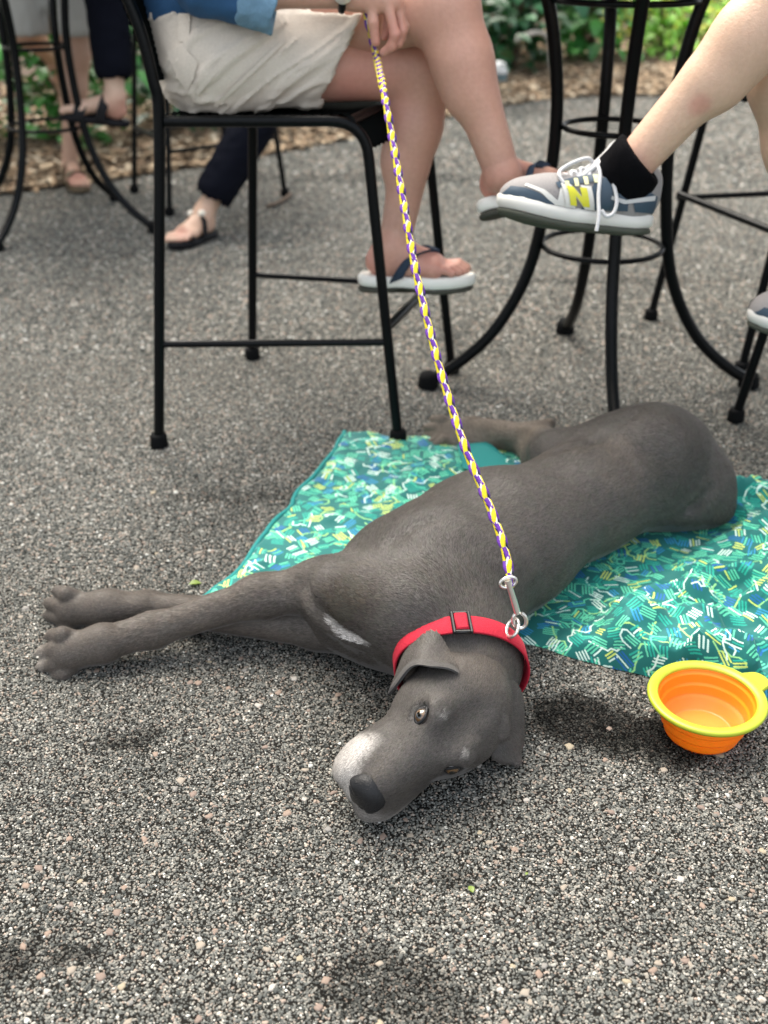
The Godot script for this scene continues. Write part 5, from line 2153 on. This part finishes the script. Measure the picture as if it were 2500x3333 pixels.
# ---- the person at the right edge, one sneaker swung across
func sneaker(parent: Node, f: Transform3D, seen: float) -> void:
	# x to the toe, y up; the side at seen * z is the one that shows its marks
	var U := []
	U.append(ell(Vector3(0.046, 0.052, 0), Vector3(0.046, 0.052, 0.037), Basis.IDENTITY, 0.03))
	U.append(cap(Vector3(0.060, 0.052, 0), Vector3(0.200, 0.038, 0), 0.041, 0.036, 0.03))
	U.append(cap(Vector3(0.100, 0.070, 0), Vector3(0.190, 0.050, 0), 0.034, 0.030, 0.03))
	U.append(ell(Vector3(0.230, 0.038, 0), Vector3(0.068, 0.041, 0.048), Basis.IDENTITY, 0.03))
	U.append(cap(Vector3(0.030, 0.072, 0), Vector3(0.022, 0.092, 0), 0.036, 0.033, 0.03))
	U.append(cap(Vector3(0.040, 0.070, 0), Vector3(0.095, 0.072, 0), 0.040, 0.040, 0.02))
	var bare := U.duplicate()
	var full := U.duplicate()
	full.append(cut(cap(Vector3(0.058, 0.170, 0), Vector3(0.056, 0.072, 0), 0.037, 0.030), 0.008))
	full.append(cut(half(Vector3(0, 0.006, 0), Vector3(0, 1, 0)), 0.004))
	var o := put("sneaker", skin(full, 0.0032), M.shoe_grey, parent)
	o.transform = f
	# tongue
	var TG := [cap(Vector3(0.150, 0.084, 0), Vector3(0.105, 0.122, 0), 0.028, 0.026, 0.01, 3.2, Vector3(0.62, 0.78, 0)), cap(Vector3(0.105, 0.122, 0), Vector3(0.094, 0.142, 0), 0.026, 0.020, 0.01, 3.2, Vector3(0.85, 0.5, 0))]
	put("tongue", skin(TG, 0.0030), M.shoe_silver, o)
	# padded collar
	var pad := []
	for i in 33:
		var a := TAU * i / 32
		var x := 0.058 + 0.048 * cos(a)
		pad.append(Vector3(x, 0.094 + 0.016 * pow(absf(cos(a)), 1.5) * (1.0 if cos(a) < 0 else 1.4) - 0.006, 0.034 * sin(a)))
	put("collar", tube(pad, 0.0095, 9, false), M.shoe_silver, o)
	# soles
	var spring := func(x: float, _z: float) -> float: return 0.020 * pow(clampf((x - 0.16) / 0.145, 0.0, 1.0), 2.0) + 0.005 * smoothstep(0.05, 0.0, x)
	var out := PackedVector2Array()
	for q in sole_outline(0.306, 0.112, seen): out.append(q - Vector2(0.004, 0))
	var mid := put("midsole", slab(out, 0.0, 0.026, spring, 0.006), M.shoe_white, o)
	var o2 := PackedVector2Array()
	for q in sole_outline(0.300, 0.106, seen): o2.append(q - Vector2(0.001, 0))
	put("outsole", slab(o2, -0.011, -0.0005, spring, 0.003), M.shoe_sole, o)
	for s in [seen, -seen]:
		var look := Transform3D(Basis(Vector3(1, 0, 0), Vector3(0, 1, 0), Vector3(0, 0, s)), Vector3(0, 0, s * 0.09))
		var strips := [
			["toe_guard", M.shoe_blue, [Vector2(0.204, 0.026), Vector2(0.236, 0.044), Vector2(0.262, 0.052), Vector2(0.284, 0.054), Vector2(0.297, 0.040), Vector2(0.292, 0.030), Vector2(0.262, 0.026)], 0.0022],
			["side_panel", M.shoe_blue, [Vector2(0.062, 0.028), Vector2(0.150, 0.024), Vector2(0.142, 0.050), Vector2(0.128, 0.080), Vector2(0.108, 0.086), Vector2(0.096, 0.062), Vector2(0.066, 0.050)], 0.0018],
			["heel_panel", M.shoe_blue, [Vector2(0.004, 0.030), Vector2(0.048, 0.028), Vector2(0.058, 0.048), Vector2(0.030, 0.066), Vector2(0.006, 0.060)], 0.0018],
			["heel_stripe", M.shoe_silver, [Vector2(0.012, 0.052), Vector2(0.072, 0.040), Vector2(0.098, 0.046), Vector2(0.098, 0.052), Vector2(0.070, 0.047), Vector2(0.012, 0.061)], 0.0034],
			["lace_stay", M.shoe_blue, [Vector2(0.118, 0.078), Vector2(0.172, 0.066), Vector2(0.200, 0.056), Vector2(0.206, 0.066), Vector2(0.176, 0.078), Vector2(0.124, 0.092)], 0.0026],
			["mudguard", M.shoe_white, [Vector2(0.170, 0.024), Vector2(0.208, 0.026), Vector2(0.232, 0.045), Vector2(0.262, 0.056), Vector2(0.258, 0.060), Vector2(0.226, 0.051), Vector2(0.200, 0.034), Vector2(0.196, 0.062), Vector2(0.187, 0.063), Vector2(0.180, 0.034)], 0.0016]]
		for t in strips:
			put(t[0], patch(PackedVector2Array(t[2]), look, bare, t[3], 3), t[1], o)
		for t in [[0.128, 0.086], [0.146, 0.081], [0.164, 0.076], [0.182, 0.069]]:
			put("eyelet", patch(PackedVector2Array([Vector2(t[0] - 0.004, t[1] - 0.012), Vector2(t[0] + 0.004, t[1] - 0.013), Vector2(t[0] + 0.006, t[1] + 0.002), Vector2(t[0] - 0.002, t[1] + 0.003)]), look, bare, 0.0042, 2), M.shoe_pale, o)
		# the letter on the side
		var glyph := PackedVector2Array()
		for q in [[0, 0], [0, 1], [0.32, 1], [0.66, 0.46], [0.66, 1], [1, 1], [1, 0], [0.68, 0], [0.34, 0.54], [0.34, 0]]:
			glyph.append(Vector2(q[0], q[1]))
		for layer in 2:
			var g2 := PackedVector2Array()
			for q in glyph:
				var u: float = (q.x - 0.5) * (1.0 if layer == 0 else 0.66) + 0.5 + (0.0 if layer == 0 else 0.0)
				var w: float = (q.y - 0.5) * (1.0 if layer == 0 else 0.80) + 0.5
				g2.append(Vector2(0.186 - s * seen * (u - 0.5) * 0.058 - 0.026 + (w - 0.5) * 0.014, 0.024 + w * 0.042))
			put("letter_n" if layer else "letter_border", patch(g2, look, bare, 0.0038 + 0.0016 * layer, 3), M.shoe_yellow if layer else M.shoe_white, o)
	# laces
	for k in 5:
		var x := 0.122 + 0.017 * k
		var y := 0.098 - 0.0072 * k
		for s in [-1.0, 1.0]:
			var pts := smooth_path([Vector3(x, y - 0.014, 0.030 * s), Vector3(x + 0.004, y + 0.006, 0.018 * s), Vector3(x + 0.009, y + 0.010, 0.0), Vector3(x + 0.014, y + 0.002, -0.018 * s), Vector3(x + 0.017, y - 0.018, -0.031 * s)], 3)
			put("lace", tube(pts, 0.0032, 7), M.lace, o)
	var z := seen
	for pts in [[Vector3(0.122, 0.110, 0), Vector3(0.124, 0.108, 0.022 * z), Vector3(0.122, 0.086, 0.040 * z), Vector3(0.124, 0.050, 0.050 * z), Vector3(0.122, 0.012, 0.060 * z), Vector3(0.124, -0.014, 0.062 * z)],
			[Vector3(0.122, 0.110, 0), Vector3(0.112, 0.108, 0.024 * z), Vector3(0.100, 0.080, 0.046 * z), Vector3(0.090, 0.045, 0.055 * z), Vector3(0.094, 0.022, 0.058 * z), Vector3(0.108, 0.014, 0.060 * z), Vector3(0.118, 0.024, 0.060 * z)],
			[Vector3(0.122, 0.110, 0), Vector3(0.140, 0.118, 0.014 * z), Vector3(0.168, 0.108, 0.022 * z), Vector3(0.192, 0.092, 0.026 * z), Vector3(0.198, 0.080, 0.036 * z), Vector3(0.190, 0.066, 0.042 * z)]]:
		put("lace", tube(smooth_path(pts, 5), 0.0036, 7), M.lace, o)
	put("lace_knot", skin([ell(Vector3(0.122, 0.110, 0.004 * z), Vector3(0.010, 0.007, 0.010))], 0.003), M.lace, o)


func person_in_sneakers() -> void:
	var o := base("person")
	tag(o, "person at the right edge with bare shins, black socks and grey sneakers", "person")
	tone = Vector3(0.63, 0.435, 0.315)
	var an := Vector3(0.4464, 0.6751, -2.0600)
	var kn := Vector3(0.7061, 1.0116, -2.0300)
	var kn2 := Vector3(0.7381, 0.8230, -2.1300)
	var an2 := Vector3(0.8666, 0.4485, -2.1200)
	var pelvis := Vector3(1.30, 0.865, -2.18)
	var L := []
	leg(L, pelvis + Vector3(-0.02, 0, 0.10), kn, an, Vector3(0.55, -0.75, 0.0), 1.04)
	leg(L, pelvis + Vector3(-0.02, -0.03, -0.06), kn2, an2, Vector3(1, 0, 0), 1.06)
	var face := Vector3(-1, 0, 0)
	var head := upper_body(L, pelvis, Vector3(0.03, 1, 0), face)
	for s in [-1.0, 1.0]:
		arm(L, pelvis + Vector3(0.0, 0.42, 0.19 * s), pelvis + Vector3(-0.02, 0.15, 0.25 * s), pelvis + Vector3(-0.27, 0.17, 0.15 * s))
		closed_hand(L, pelvis + Vector3(-0.27, 0.17, 0.15 * s), Vector3(-1, 0, -0.2 * s), Vector3(0, -1, 0))
	blush = [[an, 0.09], [an.lerp(kn, 0.4) + Vector3(0, -0.01, 0.05), 0.03]]
	put("body", skin(L, 0.0085, skin_paint), M.skin, o)
	hair(o, head, face, M.bark)
	var f := foot_frame(Vector3(0.5045, 0.5631, -2.0700), Vector3(0.2178, 0.5985, -2.0400) - Vector3(0.5045, 0.5631, -2.0700), Vector3(0.0, 0.95, -0.30))
	sneaker(o, f, -1.0)
	put("sock", skin([cap(f * Vector3(0.058, 0.060, 0), an.lerp(kn, 0.085), 0.044, 0.0465, 0.02), cap(f * Vector3(0.060, 0.075, 0), f * Vector3(0.12, 0.075, 0), 0.036, 0.024, 0.03), cap(f * Vector3(0.085, 0.095, 0), an.lerp(kn, 0.05), 0.040, 0.046, 0.03), cut(half(an.lerp(kn, 0.085), (an - kn).normalized() + Vector3(-0.25, 0.0, -0.1)), 0.004)], 0.0045, null, folds(0.001, Vector3(20, 20, 20))), M.sock, o)
	var heel2 := Vector3(1.0844, 0.3055, -2.1600)
	var f2 := foot_frame(heel2, Vector3(-1, 0.0, 0.16), Vector3(0, 1, 0))
	f2.origin = Vector3(0.7315, 0.3571, -2.1000) - f2.basis.x * 0.300
	sneaker(o, f2, -1.0)
	put("sock", skin([cap(f2 * Vector3(0.058, 0.060, 0), an2, 0.040, 0.042, 0.02), cap(an2, an2.lerp(kn2, 0.05), 0.042, 0.043)], 0.006), M.sock, o)
	var T := []
	T.append(cap(pelvis + Vector3(0, 0, -0.06), pelvis + Vector3(0, 0, 0.06), 0.135, 0.135, 0.05))
	T.append(cap(pelvis + Vector3(-0.02, 0, 0.10), pelvis.lerp(kn, 0.62) + Vector3(0, 0, 0.04), 0.108, 0.095, 0.04))
	T.append(cap(pelvis + Vector3(-0.02, -0.02, -0.06), pelvis.lerp(kn2, 0.62), 0.108, 0.095, 0.04))
	T.append(cut(half(pelvis + Vector3(-0.28, 0, 0), Vector3(1, 0, 0)), 0.004))
	put("shorts", skin(T, 0.010, null, folds(0.006, Vector3(7, 12, 7))), M.grey_cloth, o)
	var S := []
	S.append(cap(pelvis + Vector3(0, 0.08, 0), pelvis + Vector3(0.01, 0.40, 0), 0.140, 0.150, 0.06))
	S.append(cap(pelvis + Vector3(0.01, 0.42, -0.16), pelvis + Vector3(0.01, 0.42, 0.16), 0.088, 0.088, 0.06))
	S.append(cut(half(pelvis + Vector3(0, 0.485, 0), Vector3(0, -1, 0)), 0.01))
	put("shirt", skin(S, 0.012, null, folds(0.006, Vector3(7, 12, 7))), M.denim_light, o)


# ---- the person standing far back on the left
func person_standing() -> void:
	var o := base("person")
	tag(o, "person standing far left in pale grey shorts and brown sandals", "person")
	tone = Vector3(0.52, 0.33, 0.24)
	var heel := Vector3(-1.4379, 0.0180, -5.0859)
	var f := foot_frame(heel, Vector3(0.45, 0, 0.9), Vector3.UP)
	var an := f * Vector3(0.058, 0.085, 0)
	var knee := Vector3(-1.3307, 0.5506, -5.0600)
	var hip := knee + Vector3(0.02, 0.42, -0.02)
	var pelvis := Vector3(knee.x - 0.13, knee.y + 0.46, knee.z - 0.05)
	var L := []
	leg(L, hip, knee, an, Vector3(-0.2, 0, -1), 1.0)
	# the other leg is drawn up behind
	var knee2 := Vector3(-1.5432, 0.6568, -5.0600)
	var an2 := knee2 + Vector3(0.0, -0.16, -0.38)
	leg(L, knee2 + Vector3(0.03, 0.42, -0.04), knee2, an2, Vector3(0, 1, 0), 1.0)
	var head := upper_body(L, pelvis, Vector3.UP, Vector3(0.45, 0, 0.9).normalized())
	arm(L, pelvis + Vector3(0.20, 0.42, -0.08), pelvis + Vector3(0.26, 0.16, 0.02), pelvis + Vector3(0.14, 0.20, 0.24))
	arm(L, pelvis + Vector3(-0.20, 0.42, 0.08), pelvis + Vector3(-0.26, 0.16, 0.08), pelvis + Vector3(-0.10, 0.20, 0.28))
	closed_hand(L, pelvis + Vector3(0.14, 0.20, 0.24), Vector3(-0.4, 0, 1), Vector3(0, -1, 0))
	closed_hand(L, pelvis + Vector3(-0.10, 0.20, 0.28), Vector3(0.4, 0, 1), Vector3(0, -1, 0))
	var F := []
	foot(F, f.translated_local(Vector3(0.014, 0.010, 0)), an, -1.0)
	var f2 := foot_frame(an2 + Vector3(0, -0.01, -0.09), Vector3(0, -0.9, -0.4), Vector3(0, -0.4, 0.9))
	foot(F, f2, an2, 1.0)
	blush = [[f * Vector3(0.18, 0.02, 0), 0.09]]
	put("body", joined([skin(L, 0.011, skin_paint), skin(F, 0.006, skin_paint)]), M.skin, o)
	hair(o, head, Vector3(0.45, 0, 0.9).normalized(), M.bark)
	sandal(o, f, -1.0, M.leather_brown, [[0.170, 0.066, 0.028], [0.100, 0.098, 0.022]], M.leather_brown)
	sandal(o, f2.translated_local(Vector3(-0.014, -0.012, 0)), 1.0, M.leather_brown, [[0.170, 0.066, 0.028], [0.100, 0.098, 0.022]], M.leather_brown)
	var S := []
	S.append(cap(hip + Vector3(0, 0.03, 0), Vector3(-1.3067, 0.6532, -5.0600), 0.108, 0.112, 0.05))
	S.append(cap(knee2 + Vector3(0.03, 0.42, -0.04), Vector3(-1.5359, 0.6532, -5.0600), 0.108, 0.112, 0.05))
	S.append(cap(pelvis - Vector3(0.06, 0, -0.03), pelvis + Vector3(0.06, 0, -0.03), 0.135, 0.135, 0.05))
	S.append(cut(half(Vector3(-1.3156, 0.6314, -5.0600), Vector3(0, 1, 0)), 0.004))
	S.append(cut(cap(hip, knee, 0.10, 0.10), 0.004))
	S.append(cut(half(pelvis + Vector3(0, 0.10, 0), Vector3(0, -1, 0)), 0.004))
	put("shorts", skin(S, 0.010, null, folds(0.005, Vector3(8, 5, 8))), M.grey_cloth, o)
	var T := [cap(pelvis + Vector3(0, 0.06, 0), pelvis + Vector3(0, 0.40, 0), 0.145, 0.150, 0.06), cap(pelvis + Vector3(-0.16, 0.42, 0.07), pelvis + Vector3(0.16, 0.42, -0.07), 0.090, 0.090, 0.06), cut(half(pelvis + Vector3(0, 0.485, 0), Vector3(0, -1, 0)), 0.01)]
	put("shirt", skin(T, 0.014, null, folds(0.006, Vector3(7, 9, 7))), M.denim_light, o)


# ---- the person in black trousers behind the nearest chair
func person_in_trousers() -> void:
	var o := base("person")
	tag(o, "seated person in black trousers and black strapped sandals, far behind the leash", "person")
	tone = Vector3(0.62, 0.42, 0.31)
	var pelvis := Vector3(-0.72, 0.885, -4.86)
	var f := foot_frame(Vector3(-0.6467, 0.0160, -4.1795), Vector3(-0.50, 0, 0.86), Vector3.UP)
	var an := f * Vector3(0.058, 0.088, 0)
	var knee := Vector3(-0.4179, 0.4996, -4.2600)
	# the crossed leg
	var f2 := foot_frame(Vector3(-0.9693, 0.3836, -4.3600), Vector3(-1, 0.14, 0.12), Vector3(0.05, 1, 0.1))
	var an2 := f2 * Vector3(0.058, 0.088, 0)
	var knee2 := Vector3(-1.0186, 0.8650, -4.4200)
	var face := Vector3(-0.87, 0, 0.48).normalized()
	var L := []
	leg(L, pelvis + Vector3(0.06, 0, 0.05), knee, an, Vector3(0.6, 0, -0.6), 0.98)
	leg(L, pelvis + Vector3(-0.04, 0.01, -0.02), knee2, an2, Vector3(1, 0, 0), 0.98)
	var head := upper_body(L, pelvis, Vector3(0.05, 1, 0), face)
	for s in [-1.0, 1.0]:
		var sd: Vector3 = face.cross(Vector3.UP).normalized() * s
		arm(L, pelvis + Vector3(0, 0.42, 0) + sd * 0.19, pelvis + Vector3(0, 0.15, 0) + sd * 0.25 - face * 0.02, pelvis + Vector3(0, 0.16, 0) + sd * 0.12 + face * 0.26)
		closed_hand(L, pelvis + Vector3(0, 0.16, 0) + sd * 0.12 + face * 0.26, face - sd * 0.2, Vector3(0, -1, 0))
	var F := []
	F.append(cap(an.lerp(knee, 0.25), an, 0.040, 0.035, 0.03))
	foot(F, f.translated_local(Vector3(0.014, 0.010, 0)), an, 1.0)
	F.append(cap(an2.lerp(knee2, 0.25), an2, 0.040, 0.035, 0.03))
	foot(F, f2.translated_local(Vector3(0.014, 0.010, 0)), an2, -1.0)
	blush = [[f * Vector3(0.2, 0.02, 0), 0.06], [f2 * Vector3(0.03, 0.03, 0), 0.10]]
	put("body", joined([skin(L, 0.011, skin_paint), skin(F, 0.0055, skin_paint)]), M.skin, o)
	hair(o, head, face, M.bark)
	var sd1 := sandal(o, f, 1.0, M.leather_black, [[0.185, 0.052, 0.010], [0.120, 0.090, 0.012]], M.leather_black)
	for q in [Vector3(0.100, 0.086, 0.030), Vector3(0.098, 0.092, -0.020)]:
		var b := put("buckle", skin([ell(q, Vector3(0.017, 0.013, 0.014))], 0.004), M.pearl, sd1)
	sandal(o, f2, -1.0, M.leather_black, [[0.190, 0.056, 0.022], [0.110, 0.096, 0.018]], M.leather_black)
	var S := []
	var sn := (an - knee).normalized()
	S.append(cap(pelvis + Vector3(0.06, 0, 0.05), knee, 0.105, 0.080, 0.05))
	S.append(cap(knee, knee.lerp(an, 0.80), 0.080, 0.076, 0.04))
	S.append(cap(pelvis + Vector3(-0.04, 0.01, -0.02), knee2, 0.105, 0.082, 0.05))
	S.append(cap(knee2, knee2.lerp(an2, 0.72), 0.082, 0.072, 0.04))
	S.append(cap(pelvis - Vector3(0.05, 0, 0.03), pelvis + Vector3(0.05, 0, 0.03), 0.135, 0.135, 0.05))
	S.append(cut(cap(knee.lerp(an, 0.72), an + sn * 0.05, 0.052, 0.062), 0.004))
	S.append(cut(cap(knee2.lerp(an2, 0.70), an2, 0.046, 0.056), 0.004))
	put("trousers", skin(S, 0.009, null, folds(0.004, Vector3(7, 12, 7))), M.black_cloth, o)
	var T := [cap(pelvis + Vector3(0, 0.06, 0), pelvis + Vector3(0, 0.40, 0), 0.145, 0.150, 0.06), cap(pelvis + Vector3(-0.09, 0.42, -0.14), pelvis + Vector3(0.09, 0.42, 0.14), 0.090, 0.090, 0.06), cut(half(pelvis + Vector3(0, 0.485, 0), Vector3(0, -1, 0)), 0.01)]
	put("shirt", skin(T, 0.014, null, folds(0.006, Vector3(7, 9, 7))), M.black_cloth, o)


# ---------------------------------------------------------------- small things
func build_litter() -> void:
	# dome light at the edge of the bed
	var l := base("garden_light", Vector3(0.785, 0.02, -8.03))
	tag(l, "small white domed garden light standing at the edge of the mulch", "garden light")
	put("post", lathe([[0.0, 0.0], [0.062, 0.0], [0.065, 0.01], [0.065, 0.085], [0.058, 0.095], [0.0, 0.095]], 24), flat(0.10, 0.16, 0.18, 0.5), l)
	put("dome", lathe([[0.066, 0.092], [0.068, 0.105], [0.060, 0.135], [0.042, 0.158], [0.020, 0.168], [0.0, 0.170]], 24), flat(0.74, 0.75, 0.76, 0.4), l)
	# a pale tap-like pipe among the leaves
	var p := base("pipe")
	tag(p, "short pale pipe sticking out of the dark leaves behind the table", "pipe")
	put("tube", tube(smooth_path([Vector3(1.1879, 0.1010, -8.3000), Vector3(1.1403, 0.3032, -8.2500), Vector3(1.0596, 0.3523, -8.2000), Vector3(0.9342, 0.3217, -8.1500)], 5), 0.017, 10), flat(0.42, 0.40, 0.36, 0.5), p)
	put("mouth", tube(ring_path(Vector3(0, 0, 0), 0.022, 20), 0.012, 8, false), flat(0.50, 0.48, 0.44, 0.4), p).transform = Transform3D(Basis(Vector3(0, 0, 1), 1.3), Vector3(0.9216, 0.3187, -8.1500))
	# fallen leaves and a twig
	var green := flat(0.13, 0.19, 0.025, 0.5)
	green.backlight_enabled = true
	green.backlight = lin(0.1, 0.15, 0.02)
	for q in [[Vector3(-0.3621, 0.0040, -1.7008), 0.024, 0.3, "small yellow-green leaf on the pavement above the dog's foreleg"], [Vector3(0.1135, 0.0040, -0.9772), 0.013, 1.9, "tiny torn green leaf on the pavement in front of the dog"], [Vector3(0.1835, 0.0040, -1.0061), 0.006, 0.9, "green leaf crumb right of the torn leaf in front"]]:
		var lf := put("leaf", M.leaf_shape, green)
		lf.position = q[0]
		lf.rotation.y = q[2]
		lf.scale = Vector3.ONE * q[1]
		tag(lf, q[3], "leaf")
	var tw := put("twig", tube(smooth_path([Vector3(-0.4943, 0.0100, -4.6146), Vector3(-0.4574, 0.0140, -4.6385), Vector3(-0.4212, 0.0120, -4.7479), Vector3(-0.4086, 0.0100, -4.8439)], 4), 0.0075, 6), M.bark)
	tag(tw, "short dark twig on the pavement under the nearest chair", "twig")
